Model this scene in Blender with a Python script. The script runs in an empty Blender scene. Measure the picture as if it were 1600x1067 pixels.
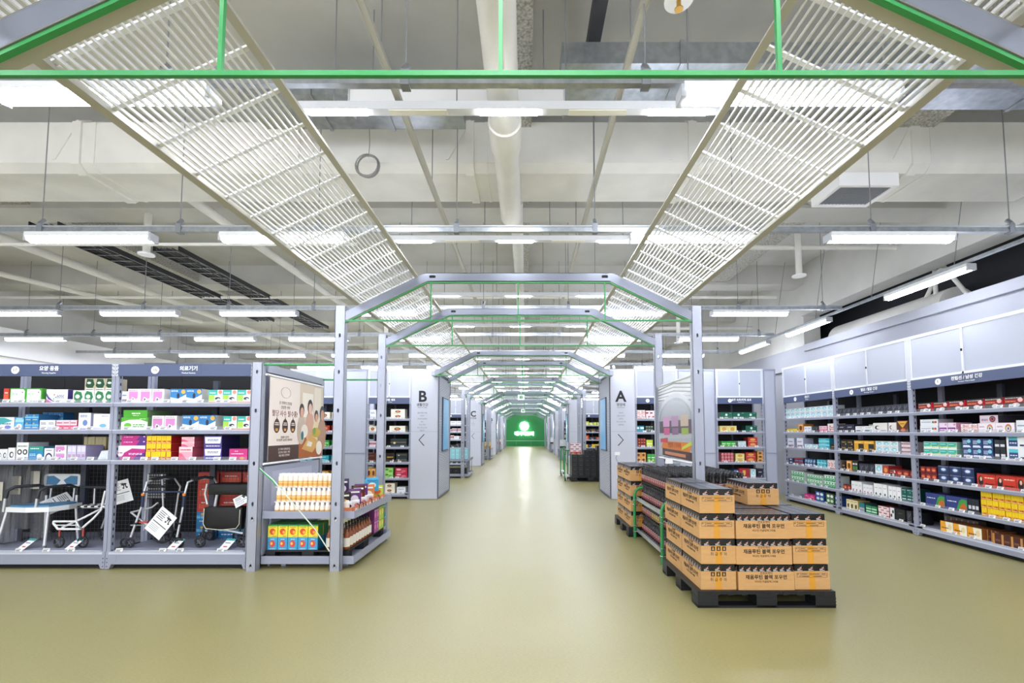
import bpy, math, random
from mathutils import Vector, Matrix
random.seed(7)
PI = math.pi
S = bpy.context.scene
COL = S.collection
# ------------------------------------------------------------------ camera, world, exposure
F = 710.0
CX, CH = 0.078, 1.4
cam_d = bpy.data.cameras.new('camera'); cam = bpy.data.objects.new('camera', cam_d); COL.objects.link(cam)
cam.location = (CX, 0, CH); cam.rotation_euler = (math.radians(93.3), 0, 0)
cam_d.sensor_fit = 'HORIZONTAL'; cam_d.sensor_width = 36.0
cam_d.lens = F/1600*36
cam_d.shift_x = -22/1600; cam_d.shift_y = (675-F*math.tan(math.radians(3.3))-533.5)/1600
cam_d.clip_start = 0.05; cam_d.clip_end = 200
S.camera = cam
S.view_settings.view_transform = 'Standard'; S.view_settings.look = 'None'
S.view_settings.gamma = 1.0; S.view_settings.use_curve_mapping = False
S.view_settings.exposure = 0.8
TUBE_E, LINE_E, WORLD_E = 25.0, 95.0, 1.5
w = bpy.data.worlds.new('world'); S.world = w; w.use_nodes = True
w.node_tree.nodes['Background'].inputs[0].default_value = (0.93, 0.95, 1.0, 1)
w.node_tree.nodes['Background'].inputs[1].default_value = WORLD_E
S.cycles.use_light_tree = True
S.cycles.max_bounces = 8; S.cycles.diffuse_bounces = 5; S.cycles.transparent_max_bounces = 8

# ------------------------------------------------------------------ materials
def lin(h):
    r = [int(h[i:i+2], 16)/255 for i in (0, 2, 4)]
    return tuple(c/12.92 if c <= .04045 else ((c+.055)/1.055)**2.4 for c in r) + (1,)
_M = {}
def M(h, rough=.5, metal=0.0, emit=0.0, alpha=1.0):
    k = (h, rough, metal, emit, alpha)
    if k in _M: return _M[k]
    m = bpy.data.materials.new('paint_'+h); m.use_nodes = True
    b = m.node_tree.nodes['Principled BSDF']
    b.inputs['Base Color'].default_value = lin(h); b.inputs['Roughness'].default_value = rough
    b.inputs['Metallic'].default_value = metal
    if emit:
        b.inputs['Emission Color'].default_value = lin(h); b.inputs['Emission Strength'].default_value = emit
    if alpha < 1: b.inputs['Alpha'].default_value = alpha
    _M[k] = m; return m
def noise_mat(name, h1, h2, scale=(1, 1, 1), nscale=8, rough=.6, bump=0.0, detail=6, contrast=.5, metal=0.0, spots=0.0):
    m = bpy.data.materials.new(name); m.use_nodes = True; nt = m.node_tree; N = nt.nodes; L = nt.links
    b = N['Principled BSDF']; b.inputs['Roughness'].default_value = rough; b.inputs['Metallic'].default_value = metal
    tc = N.new('ShaderNodeTexCoord'); mp = N.new('ShaderNodeMapping'); mp.inputs['Scale'].default_value = scale
    L.new(tc.outputs['Object'], mp.inputs[0])
    nz = N.new('ShaderNodeTexNoise'); nz.inputs['Scale'].default_value = nscale; nz.inputs['Detail'].default_value = detail
    L.new(mp.outputs[0], nz.inputs['Vector'])
    cr = N.new('ShaderNodeValToRGB'); cr.color_ramp.elements[0].position = .5-contrast/2; cr.color_ramp.elements[1].position = .5+contrast/2
    cr.color_ramp.elements[0].color = lin(h1); cr.color_ramp.elements[1].color = lin(h2)
    L.new(nz.outputs['Fac'], cr.inputs[0]); L.new(cr.outputs[0], b.inputs['Base Color'])
    if bump:
        bp = N.new('ShaderNodeBump'); bp.inputs['Strength'].default_value = bump; bp.inputs['Distance'].default_value = .01
        L.new(nz.outputs['Fac'], bp.inputs['Height']); L.new(bp.outputs[0], b.inputs['Normal'])
    return m
FLOOR = noise_mat('olive_vinyl_floor', '857e4c', 'a39b6c', (22, 90, 1), 2.4, .33, .12, 6, .75)
CONC = noise_mat('painted_concrete', 'bebdb9', 'd8d7d4', (1, 1, 1), 1.3, .8, .15, 10, .7)
SPECK = noise_mat('speckled_fireproofing', '8f8d88', 'd2d0c9', (1, 1, 1), 45, .95, .9, 4, .35)
DUCT = noise_mat('white_wrapped_duct', 'd9d8d5', 'edebe5', (1, 1, 1), 2.5, .7, .12, 8, .6)
GALV = noise_mat('galvanised_steel', '9aa0a8', 'c3c8ce', (3, 3, 3), 5, .32, .02, 4, .6, metal=.85)
WALLW = noise_mat('white_wall_paint', 'dcdce0', 'e6e6ea', (1, 1, 1), 1.2, .7, .05, 4, .6)
POLY = noise_mat('polycarbonate_panel', 'a9aec0', 'bcc1d1', (60, 60, 60), 3, .3, .1, 2, .6)
KRAFT = noise_mat('kraft_cardboard', 'c8985f', 'd4a66e', (1, 1, 6), 9, .75, .04, 5, .6)
FLOOR.node_tree.nodes['Principled BSDF'].inputs['Specular IOR Level'].default_value = .85
STEEL = M('9a9eb1', .42, .1)      # shelving paint
STEEL2 = M('a3a7b6', .36, .3)       # portal frames
LOUV = M('f0f1f4', .35, .15)
RAILB = M('b4b1a6', .45, .1)
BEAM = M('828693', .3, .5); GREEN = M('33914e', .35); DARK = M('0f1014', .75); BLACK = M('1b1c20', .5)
HDR = M('4f5a7c', .5); WHITE = M('f2f2f4', .5); SIGNW = M('fbfbfb', .5)
TUBE = M('f0f5ff', .5, 0, TUBE_E); LINE = M('f2f6ff', .5, 0, LINE_E)
CHROME = M('c9ccd2', .2, .9); RUBBER = M('202024', .6); PLASTIC = M('17181c', .45)
CLEAR = M('e8ecf4', .15, 0, 0, .16)
def perf_mat():
    m = bpy.data.materials.new('perforated_panel'); m.use_nodes = True; N = m.node_tree.nodes; L = m.node_tree.links
    b = N['Principled BSDF']; b.inputs['Roughness'].default_value = .45
    tc = N.new('ShaderNodeTexCoord'); sp = N.new('ShaderNodeSeparateXYZ'); cb = N.new('ShaderNodeCombineXYZ')
    L.new(tc.outputs['Object'], sp.inputs[0]); L.new(sp.outputs['Y'], cb.inputs['X']); L.new(sp.outputs['Z'], cb.inputs['Y'])
    br = N.new('ShaderNodeTexBrick'); br.inputs['Scale'].default_value = 1; br.inputs['Brick Width'].default_value = .12; br.inputs['Row Height'].default_value = .034
    br.inputs['Mortar Size'].default_value = .009; br.inputs['Mortar Smooth'].default_value = .1
    br.inputs['Color1'].default_value = lin('d9dce8'); br.inputs['Color2'].default_value = lin('cdd1df'); br.inputs['Mortar'].default_value = lin('7c8296')
    L.new(cb.outputs[0], br.inputs['Vector']); L.new(br.outputs['Color'], b.inputs['Base Color']); return m
PERF = perf_mat()

# ------------------------------------------------------------------ mesh builder
class MB:
    def __init__(s): s.v = []; s.f = []; s.mi = []; s.sm = []; s.mats = []
    def m(s, mat):
        if mat not in s.mats: s.mats.append(mat)
        return s.mats.index(mat)
    def add(s, vs, fs, mat, smooth=False):
        o = len(s.v); s.v += [tuple(p) for p in vs]; k = s.m(mat)
        for f in fs: s.f.append([o+i for i in f]); s.mi.append(k); s.sm.append(smooth)
        return s
    def box(s, x0, x1, y0, y1, z0, z1, mat):
        vs = [(x0,y0,z0),(x1,y0,z0),(x1,y1,z0),(x0,y1,z0),(x0,y0,z1),(x1,y0,z1),(x1,y1,z1),(x0,y1,z1)]
        return s.add(vs, [(0,3,2,1),(4,5,6,7),(0,1,5,4),(1,2,6,5),(2,3,7,6),(3,0,4,7)], mat)
    def cbox(s, x, y, z, a, b, c, mat): return s.box(x-a/2, x+a/2, y-b/2, y+b/2, z-c/2, z+c/2, mat)
    def poly(s, pts, mat): return s.add(pts, [tuple(range(len(pts)))], mat)
    def prism(s, pts, d, mat):
        """closed polygon pts (3D) pushed along vector d"""
        n = len(pts); d = Vector(d); vs = [Vector(p) for p in pts]; vs = vs+[p+d for p in vs]
        fs = [tuple(range(n))[::-1], tuple(range(n, 2*n))] + [(i, (i+1) % n, n+(i+1) % n, n+i) for i in range(n)]
        return s.add(vs, fs, mat)
    def cyl(s, p0, p1, r, mat, n=10, r1=None, caps=True):
        p0, p1 = Vector(p0), Vector(p1); a = (p1-p0)
        if a.length < 1e-6: return s
        a.normalize(); u = a.orthogonal().normalized(); v = a.cross(u); r1 = r if r1 is None else r1
        vs = [p0+(u*math.cos(t)+v*math.sin(t))*r for t in (2*PI*i/n for i in range(n))] + [p1+(u*math.cos(t)+v*math.sin(t))*r1 for t in (2*PI*i/n for i in range(n))]
        s.add(vs, [(i, (i+1) % n, n+(i+1) % n, n+i) for i in range(n)], mat, True)
        if caps: s.add(vs, [tuple(range(n))[::-1], tuple(range(n, 2*n))], mat)
        return s
    def tube(s, pts, r, mat, n=8):
        pts = [Vector(p) for p in pts]; rings = []; up = None
        for i, p in enumerate(pts):
            a = (pts[min(i+1, len(pts)-1)]-pts[max(i-1, 0)]).normalized()
            if up is None: up = a.orthogonal().normalized()
            up = (up-a*up.dot(a)).normalized(); v = a.cross(up)
            rings.append([p+(up*math.cos(2*PI*k/n)+v*math.sin(2*PI*k/n))*r for k in range(n)])
        vs = [q for rr in rings for q in rr]; fs = []
        for i in range(len(pts)-1):
            for k in range(n): fs.append((i*n+k, i*n+(k+1) % n, (i+1)*n+(k+1) % n, (i+1)*n+k))
        s.add(vs, fs, mat, True); s.add(rings[0], [tuple(range(n))[::-1]], mat); s.add(rings[-1], [tuple(range(n))], mat)
        return s
    def lathe(s, prof, mat, c=(0, 0, 0), n=12):
        vs = [(c[0]+r*math.cos(2*PI*k/n), c[1]+r*math.sin(2*PI*k/n), c[2]+z) for r, z in prof for k in range(n)]
        fs = [(i*n+k, i*n+(k+1) % n, (i+1)*n+(k+1) % n, (i+1)*n+k) for i in range(len(prof)-1) for k in range(n)]
        return s.add(vs, fs, mat, True)
    def plate(s, x0, x1, z0, z1, y, holes, mat, rx=.012, rz=.022):
        """vertical plate in the plane Y=y with real oval holes along its middle"""
        xc = (x0+x1)/2; z = z0; n = 16; hw = (x1-x0)/2
        for h in sorted(holes):
            a, b = h-.05, h+.05
            s.poly([(x0,y,z),(x1,y,z),(x1,y,a),(x0,y,a)], mat)
            inn = []; out = []
            for k in range(n):
                t = 2*PI*k/n; c_, s_ = math.cos(t), math.sin(t)
                inn.append((xc+rx*c_, y, h+rz*s_)); q = max(abs(c_), abs(s_)); out.append((xc+hw*c_/q, y, h+.05*s_/q))
            vs = inn+out+[(p[0], y+.004, p[2]) for p in inn]
            s.add(vs, [(k, (k+1) % n, n+(k+1) % n, n+k) for k in range(n)]+[(k, (k+1) % n, 2*n+(k+1) % n, 2*n+k) for k in range(n)], mat)
            z = b
        s.poly([(x0,y,z),(x1,y,z),(x1,y,z1),(x0,y,z1)], mat); return s
    def mesh(s, name):
        me = bpy.data.meshes.new(name); me.from_pydata(s.v, [], s.f)
        for mt in s.mats: me.materials.append(mt)
        me.polygons.foreach_set('material_index', s.mi); me.polygons.foreach_set('use_smooth', s.sm); me.update(); return me
    def build(s, name, parent=None, loc=(0, 0, 0), rz=0):
        return link(name, s.mesh(name), parent, loc, rz)
KIDS = {}
def adopt(o, parent): o.parent = parent; KIDS.setdefault(parent.name, []).append(o)
def link(name, data, parent=None, loc=(0, 0, 0), rz=0):
    o = bpy.data.objects.new(name, data); COL.objects.link(o); o.location = loc; o.rotation_euler = (0, 0, rz)
    if parent: adopt(o, parent)
    return o
def empty(name, loc=(0, 0, 0), rz=0): return link(name, None, None, loc, rz)
def tag(o, label, cat, group=None, kind=None):
    o['label'] = label; o['category'] = cat
    if group: o['group'] = group
    if kind: o['kind'] = kind
    return o
def struct(o): o['kind'] = 'structure'; return o
_ROD = {}
def rod(parent, x, y, z0, z1, dx=0):
    k = (round(z1-z0, 3), dx)
    if k not in _ROD: _ROD[k] = MB().cyl((0, 0, 0), (dx, 0, z1-z0), .005, M('85878c', .4), 5).mesh('hanging_rod')
    return link('hanging_rod', _ROD[k], parent, (x, y, z0))
def copy_tree(o, parent=None):
    c = o.copy(); COL.objects.link(c)
    if parent: adopt(c, parent)
    for ch in list(KIDS.get(o.name, ())): copy_tree(ch, c)
    return c
_T = {}; _TYPE = []
def text(body, size, parent, loc, rot, h='16171c', align='CENTER', name='lettering', bold=0.0, sx=1.0):
    k = (body, size, h, align, bold)
    if k not in _T:
        cu = bpy.data.curves.new(name, 'FONT'); cu.body = body; cu.size = size; cu.align_x = align; cu.align_y = 'CENTER'
        cu.extrude = .0004; cu.offset = bold; cu.resolution_u = 3
        me = bpy.data.meshes.new(name); me.materials.append(M(h, .6)); _T[k] = me
        tmp = bpy.data.objects.new('type', cu); COL.objects.link(tmp); _TYPE.append((tmp, me))
    o = bpy.data.objects.new(name, _T[k]); COL.objects.link(o); o.location = loc; o.rotation_euler = rot; o.scale = (sx, 1, 1)
    if parent: adopt(o, parent)
    return o
FR = (PI/2, 0, 0)          # text facing -Y
FL = (PI/2, 0, -PI/2)      # text facing -X
ORD = ['first','second','third','fourth','fifth','sixth','seventh','eighth','ninth','tenth','eleventh','twelfth','thirteenth','fourteenth','fifteenth','sixteenth','seventeenth','eighteenth','nineteenth','twentieth']
def ordl(i, n):
    if n == 1: return ''
    if n == 2: return ('left one', 'right one')[i]
    if i == 0: return 'leftmost'
    if i == n-1: return 'rightmost'
    return ORD[i]+' from left'
def tierw(t, n):
    if n == 1: return ''
    if n == 2: return ('lower tier', 'upper tier')[t]
    if t == 0: return 'lowest tier'
    if t == n-1: return 'topmost tier'
    return ('second tier up' if t == 1 else 'third tier up') 

# ------------------------------------------------------------------ the setting
struct(MB().box(-12, 7.2, -6, 46, -.1, 0, FLOOR).build('floor'))
struct(MB().box(-12, 7.2, -6, 46, 4.9, 5.05, CONC).build('ceiling'))
b = MB().box(-11.35, -11.0, -6, 46, 0, 3.62, WALLW).box(-11.0, -10.9, -6, 46, 3.0, 3.18, WALLW); struct(b.build('wall_left'))
BK = noise_mat('bulkhead_paint', '90929b', '9a9ca5', (1, 1, 1), 1.2, .7, .05, 4, .6)
b = MB().box(5.86, 6.0, -6, 46, 0, 3.2, BK).box(5.80, 5.86, -6, 9.3, 3.06, 3.2, BK).box(5.80, 5.86, -6, 46, 2.73, 2.78, BK); struct(b.build('wall_right'))
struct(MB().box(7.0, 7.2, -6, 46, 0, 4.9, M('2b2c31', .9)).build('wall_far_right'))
struct(MB().box(5.95, 6.3, 9.5, 46, 3.2, 4.9, CONC).build('wall_upper_right'))
struct(MB().box(5.9, 6.25, -6, 9.5, 3.85, 4.9, CONC).build('trim_right_beam'))
for k, (a_, b_) in enumerate((((6.4, 5.2, 3.3), (6.4, 5.5, 4.6)), ((6.4, 6.3, 3.2), (6.4, 7.0, 4.3)), ((6.4, 7.3, 3.2), (6.4, 6.5, 4.3)), ((6.4, 6.9, 3.2), (6.4, 6.9, 4.6)))):
    tag(MB().cyl(a_, b_, .03, DUCT, 8).cyl((a_[0], a_[1], 3.0), a_, .03, DUCT, 8).build('roof_brace'), 'white steel brace in the dark gap above the right wall, '+ORD[k]+' from the front', 'brace', 'roof braces')
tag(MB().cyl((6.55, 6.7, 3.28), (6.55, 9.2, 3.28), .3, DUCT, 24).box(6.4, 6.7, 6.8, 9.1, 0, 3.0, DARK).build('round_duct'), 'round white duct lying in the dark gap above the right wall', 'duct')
struct(MB().box(-12.2, -12, -6, 46, 0, 4.9, CONC).build('wall_far_left'))
struct(MB().box(-12, 7, 45.6, 45.9, 0, 4.9, WALLW).build('wall_back'))
gw = MB().box(-2.6, 2.5, 45.45, 45.6, 0, 3.3, M('2f9a54', .5))
gw.box(-2.6, 2.5, 45.40, 45.45, .5, .56, M('a9dcb4', .5))
for x in (-.9, .55, 1.95, -2.0): gw.box(x-.012, x+.012, 45.43, 45.45, .02, .5, M('7cc493', .5))
struct(gw.build('wall_green'))
for i, y in enumerate((-.6, 2.0, 6.35, 9.6, 12.8, 16, 19.2, 22.4, 25.6, 28.8, 32, 36, 40)):
    bm = MB().box(-12, 7, y-.22, y+.22, 4.5 if i > 1 else 4.72, 4.9, CONC if i % 2 else CONC); struct(bm.build('trim_%d' % (i+1)))
for i, (x0, x1) in enumerate(((3.85, 4.3), (-.02, .13), (-7.3, -6.8))):
    struct(MB().box(x0, x1, -6, 45.5, 4.55, 4.9, SPECK).build('trim_%d' % (i+20)))
# glowing sign at the end of the aisle
sg = empty('wall_sign', (0, 45.38, 0))
tag(sg, 'glowing white flower logo and shop name on the green end wall', 'sign')
SG = M('ffffff', .5, 0, 6)
lb = MB()
for k in range(8):
    a = 2*PI*k/8; lb.cyl((-.1+.28*math.cos(a), 0, 1.98+.28*math.sin(a)), (-.1+.28*math.cos(a), -.05, 1.98+.28*math.sin(a)), .17, SG, 14)
lb.cyl((-.1, 0, 1.98), (-.1, -.05, 1.98), .2, SG, 14)
lb.build('logo', sg)
t = text('메가팩토리', .42, sg, (-.1, -.03, 1.22), FR, 'ffffff', bold=.012); t.data.materials.clear(); t.data.materials.append(SG)

# ------------------------------------------------------------------ ceiling services
def duct():
    r = empty('air_duct', (0, 4.53, 4.1)); tag(r, 'large white wrapped rectangular air duct crossing the ceiling above the aisle', 'duct')
    def prof(x, g=0): return [(x, 0-g, .07-g), (x, .08, 0-g), (x, .66, 0-g), (x, .73+g, .07), (x, .73+g, .5), (x, .66, .56+g), (x, .08, .56+g), (x, 0-g, .5)]
    MB().prism(prof(-11.8), (17.6, 0, 0), DUCT).build('duct_body', r)
    for x in (-9.6, -7.2, -4.6, -2.35, -.55, 1.75, 4.05):
        MB().prism(prof(x, .022), (.09, 0, 0), DUCT).prism(prof(x+.2, .008), (.03, 0, 0), DUCT).prism([(x-.2, -.012, .1), (x-.17, -.012, .1), (x+.06, -.012, .52), (x+.03, -.012, .52)], (0, .02, 0), DUCT).build('duct_seam', r)
    return r
duct()
p = MB().box(0, 4.9, 0, .5, 0, .17, GALV)
for x in (.9, 1.9, 2.9, 3.9): p.box(x, x+.03, -.012, .512, -.012, .18, GALV)
tag(p.build('galvanised_duct', None, (.35, 3.3, 4.2)), 'flat galvanised metal duct running beside the white duct over the right side', 'duct')
p = MB().box(0, 1.9, 0, .45, 0, .16, GALV)
for x in (.6, 1.2): p.box(x, x+.03, -.012, .462, -.012, .17, GALV)
tag(p.build('galvanised_duct', None, (-2.4, 3.75, 4.3)), 'short galvanised metal duct over the aisle left of the big white pipe', 'duct')
p = MB().cyl((0, -1, 0), (0, 5.3, 0), .12, DUCT, 20)
pr = empty('ceiling_pipe', (-.1, 0, 3.97)); tag(pr, 'thick white pipe with a wide collar running above the middle of the aisle', 'pipe')
p.build('pipe_run', pr); MB().cyl((0, 3.62, 0), (0, 3.95, 0), .14, DUCT, 20).build('pipe_collar', pr)
MB().cyl((0, 5.2, .0), (0, 5.55, .12), .1, DUCT, 16).build('pipe_elbow', pr)
tag(MB().cyl((-.05, 5.6, 4.32), (-.05, 20, 4.32), .085, DUCT, 16).build('ceiling_pipe'), 'thinner white pipe continuing down the aisle beyond the white duct', 'pipe')
# long thin sprinkler pipes
for (a, bb, r_, lab) in (((-12, 6.0, 3.93), (-2.2, 6.0, 3.93), .022, 'thin white sprinkler pipe crossing just behind the white duct, left side'),
        ((-12, 9.15, 4.15), (5.2, 9.15, 4.15), .03, 'white sprinkler pipe crossing the hall above the third lamp row'),
        ((-10.6, 5.6, 4.35), (-8.6, 12, 4.35), .05, 'white pipe slanting over the left side behind the duct'),
        ((-7.9, 5.5, 4.35), (-7.9, 20, 4.35), .07, 'thick white pipe running down the hall left of the cable trays'),
        ((-4.1, 5.4, 4.3), (-4.1, 20, 4.3), .06, 'white pipe running beside the cable trays near the aisle'),
        ((2.2, 7.0, 4.3), (5.91, 7.0, 4.3), .035, 'white pipe crossing behind the square air diffuser at right'),
        ((1.6, 11.7, 4.1), (5.96, 11.7, 4.1), .05, 'white pipe crossing above the shelves at the right rear')):
    tag(MB().cyl(a, bb, r_, DUCT, 10).build('sprinkler_pipe'), lab, 'pipe')
for (x, y, z0, lab) in ((-5.3, 6.3, 3.9, 'white drop pipe with round flange beside the second lamp row, left'), (2.92, 6.2, 3.98, 'white drop pipe with round disc right of the aisle panels'),
        (4.3, 6.9, 3.8, 'white drop pipe ending over the right wall lamp'), (-3.1, 10.2, 3.6, 'white drop pipe above the left shelving'), (3.6, 10.4, 3.45, 'white drop pipe above the right rear shelves')):
    r = empty('drop_pipe', (x, y, z0)); tag(r, lab, 'pipe')
    MB().cyl((0, 0, .02), (0, 0, 4.9-z0), .045, DUCT, 12).build('pipe_run', r); MB().cyl((0, 0, 0), (0, 0, .02), .1, WHITE, 16).build('flange', r)
for (x, lab) in ((-6.35, 'black cable tray full of cables over the left shelves, outer'), (-5.35, 'black cable tray full of cables nearer the aisle')):
    r = empty('cable_tray', (x, 5.9 if x < -6 else 6.7, 4.12)); tag(r, lab, 'cable tray')
    L = 5.2
    tb = MB().box(-.2, -.185, 0, L, 0, .08, PLASTIC).box(.185, .2, 0, L, 0, .08, PLASTIC)
    for k in range(22): tb.box(-.185, .185, k*L/22, k*L/22+.03, 0, .012, PLASTIC)
    tb.build('tray_ladder', r)
    cb = MB()
    for k in range(6): cb.tube([(-.14+.05*k+.015*math.sin(j*1.7+k), j*L/12, .03+.008*(k % 2)) for j in range(13)], .014, M(('2a2b30', '3b3c41', '4a4b4e')[k % 3], .6), 6)
    cb.build('cables', r)
for (x, y, z, s_, lab) in ((3.62, 4.78, 3.94, .62, 'square white ceiling air diffuser with grey grille under the duct at right'),):
    r = empty('air_diffuser', (x, y, z)); tag(r, lab, 'vent')
    f = MB().box(-s_/2, s_/2, -.23, -.19, 0, .08, WHITE).box(-s_/2, s_/2, .19, .23, 0, .08, WHITE).box(-s_/2, -s_/2+.04, -.19, .19, 0, .08, WHITE).box(s_/2-.04, s_/2, -.19, .19, 0, .08, WHITE).box(-s_/2, s_/2, -.23, .23, .08, .14, WHITE)
    f.build('frame', r); g = MB()
    for k in range(16): g.box(-s_/2+.04, s_/2-.04, -.185+k*.0235, -.178+k*.0235, .01, .03, M('8d9096', .5))
    for k in range(14): g.box(-s_/2+.05+k*.04, -s_/2+.054+k*.04, -.19, .19, .012, .028, M('8d9096', .5))
    g.build('grille', r)
# cable coil, screen case, sprinkler disc
cb = MB()
for k in range(7):
    R0 = .105+.004*(k % 3); cb.tube([(R0*math.cos(t)+.008*math.sin(k), -.006*k, R0*math.sin(t)*1.05-.006*(k % 2)) for t in (2*PI*j/20 for j in range(21))], .0045, M('9a9a98', .5), 6)
cb.tube([(0, 0, .1), (.01, 0, .25), (-.005, 0, .55)], .004, M('8a8a88', .5), 6)
tag(cb.build('cable_coil', None, (-1.5, 4.4, 4.05)), 'coil of grey cable hanging in front of the white duct', 'cable')
r = empty('screen_case', (-.48, 3.5, 4.03)); tag(r, 'long white case mounted above the nearest strip light', 'screen case')
MB().box(-.86, .86, 0, .14, 0, .12, WHITE).box(-.86, .86, .0, .02, -.02, 0, M('a8aab0', .4)).build('case', r)
for x in (-.87, .86): MB().box(x, x+.012, -.01, .15, -.025, .13, M('c2c4c9', .4)).build('end_cap', r)
for x in (-.7, .7): MB().cyl((x, .07, .12), (x, .07, .86), .006, M('8b8d92', .4), 6).build('hanging_rod', r)
r = empty('ceiling_sprinkler', (.91, 2.55, 4.05)); tag(r, 'round white disc with brass sprinkler head near the top edge', 'sprinkler')
r.location = (1.0, 2.6, 4.0)
MB().cyl((0, 0, 0), (0, 0, .012), .085, WHITE, 24).cyl((0, 0, .012), (0, 0, .72), .022, DUCT, 10).build('escutcheon', r)
MB().cyl((0, 0, -.05), (0, 0, 0), .014, M('b8904a', .3, .8), 10).cyl((0, 0, -.056), (0, 0, -.05), .026, M('b8904a', .3, .8), 12).build('brass_head', r)
tag(MB().box(-.05, .05, 0, 2.6, 0, .12, M('4a4b52', .6)).build('ceiling_channel', None, (.63, 1.35, 4.55)), 'dark steel channel running along the ceiling right of the big pipe', 'channel')
for (x, lab) in ((-.86, 'long galvanised strut rail over the aisle, left of the big pipe'), (.755, 'long galvanised strut rail over the aisle, right of the big pipe')):
    r = empty('strut_rail', (x, 0, 3.83)); tag(r, lab, 'rail', 'strut rails along the aisle')
    MB().box(-.02, .02, .6, 44, 0, .04, RAILB).box(-.022, -.016, .6, 44, -.004, 0, RAILB).box(.016, .022, .6, 44, -.004, 0, RAILB).build('rail', r)
    for k in range(16): rod(r, 0, 1.2+k*1.6, .04, 1.06)

# tube lamps
def make_tube():
    r = empty('tube_light')
    MB().box(-.6, .6, -.058, .058, .04, .08, M('e6e8ec', .4)).box(-.615, -.585, -.05, .05, -.002, .07, M('b9bcc4', .4)).box(.585, .615, -.05, .05, -.002, .07, M('b9bcc4', .4)).box(-.3, -.27, -.01, .01, .07, .1, M('9a9ca2', .4)).box(.27, .3, -.01, .01, .07, .1, M('9a9ca2', .4)).build('housing', r)
    prof = [(.055*math.cos(a), .04+.05*math.sin(a)) for a in (PI+k*PI/6 for k in range(7))]
    d = MB().prism([(-.585, y, z) for y, z in prof], (1.17, 0, 0), TUBE); d.build('diffuser', r); return r
lamp0 = make_tube(); used = False
def lamp(x, y, label, group, rz=0, z=3.25):
    global used
    o = lamp0 if not used else copy_tree(lamp0); used = True
    o.location = (x, y, z); o.rotation_euler = (0, 0, rz); tag(o, label, 'ceiling light', group)
rows = [(2.45, [-6.05, -4.16, -2.28, 1.55, 3.6]), (4.33, [-8.1, -6.1, -4.16, -2.28, 1.7, 3.62]), (7.13, [-7.93, -6.06, -4.17, -2.28, 1.72, 3.63]),
        (9.12, [-9.85, -7.9, -6.02, -4.12, -2.25, 1.85, 3.77]), (11.1, [-9.66, -7.84, -5.95, -4.1, -2.2, 1.9, 3.85])]
rw = ['nearest', 'second', 'third', 'fourth', 'fifth']
def strut(y, x0, x1, label, group):
    r = empty('cross_strut', (0, y, 3.345)); tag(r, label, 'rail', group)
    MB().box(x0, x1, -.02, .02, .0, .022, GALV).box(x0, x1, -.012, .02, .022, .06, GALV).box(x0, x1, -.022, -.012, .05, .062, M('c5cad1', .35, .6)).build('rail', r)
    x = x0+.4
    while x < x1:
        if not (-.4 < x < .15):
            rod(r, x, 0, .035, 1.55)
            if 'clip' not in _ROD: _ROD['clip'] = MB().box(-.025, .025, -.03, .03, -.012, .08, M('8f939b', .4, .5)).cyl((0, -.02, .08), (0, .02, .13), .02, M('8f939b', .4, .5), 8).mesh('rail_clip')
            link('rail_clip', _ROD['clip'], r, (x, 0, 0))
        x += 1.35
for i, (y, xs) in enumerate(rows):
    strut(y, -11.8, 5.1, 'galvanised rail across the hall carrying the %s lamp row' % rw[i], 'cross rails')
    for j, x in enumerate(xs):
        side = 'left' if x < 0 else 'right'
        same = [q for q in xs if (q < 0) == (x < 0)]; same.sort(key=abs); k = same.index(x)
        lamp(x, y, 'white tube light in %s row, %s from the aisle on %s side' % (rw[i], ORD[k], side), 'tube lights in rows')
for i in range(15):
    y = 13.1+i*2.1
    if True: strut(y, -11.8, 5.1, 'distant galvanised cross rail beyond the fifth lamp row', 'distant cross rails')
    for x in (-9.7, -7.8, -5.95, -4.1, -2.2, 1.9, 3.8):
        lamp(x, y, 'small distant white tube light over the far shelving', 'distant tube lights')
for y in (.3, -1.7, -3.6):
    strut(y, -11.8, 5.1, 'galvanised cross rail behind the viewpoint', 'cross rails behind the camera')
    for x in (-6, -4.1, -2.2, 0, 1.9, 3.8): lamp(x, y, 'unseen white tube light added behind the viewpoint as fill', 'added fill tube lights behind the camera')  # unseen lamps added behind the camera to light the hall
r = empty('side_strut', (5.17, 0, 3.345)); tag(r, 'galvanised rail running along the right wall carrying three lamps', 'rail')
MB().box(-.02, .02, 1, 11.2, 0, .035, GALV).build('rail', r)
for k in range(8): rod(r, 0, 1.4+k*1.3, .035, 1.55, .25)
for y, s_ in ((3.5, 'out of frame, nearest'), (5.7, 'nearest of three'), (8.14, 'middle of three'), (10.06, 'farthest of three')):
    lamp(5.17, y, 'white tube light aligned along the right wall rail, '+s_, 'tube lights on the right wall rail', PI/2)

# strip lights over the aisle
def make_strip():
    r = empty('strip_light')
    MB().box(-1.56, 1.56, -.035, .035, 0, .06, M('d8dade', .4)).box(-1.575, -1.56, -.037, .037, -.002, .062, M('b2b4ba', .4)).box(1.56, 1.575, -.037, .037, -.002, .062, M('b2b4ba', .4)).build('housing', r)
    for k, x in enumerate((-1.27, -.68, -.02, .63, 1.22)):
        on = k in (0, 2, 4)
        MB().box(x-.21, x+.21, -.028, .028, -.008, .0, LINE if on else M('e8e4d6', .4)).build('diffuser', r)
    for x in (-1.3, -.4, .4, 1.3): rod(r, x, 0, .06, 1.1)
    return r
s0 = make_strip()
for i in range(17):
    o = s0 if i == 0 else copy_tree(s0); o.location = (-.03, 3.2+i*2.26, 3.74)
    tag(o, ('%s white strip light hung across the aisle, counted from nearest' % ORD[i]) if i < 6 else 'small distant white strip light across the far aisle', 'ceiling light', 'strip lights across the aisle' if i < 6 else 'distant strip lights across the aisle')
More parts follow.
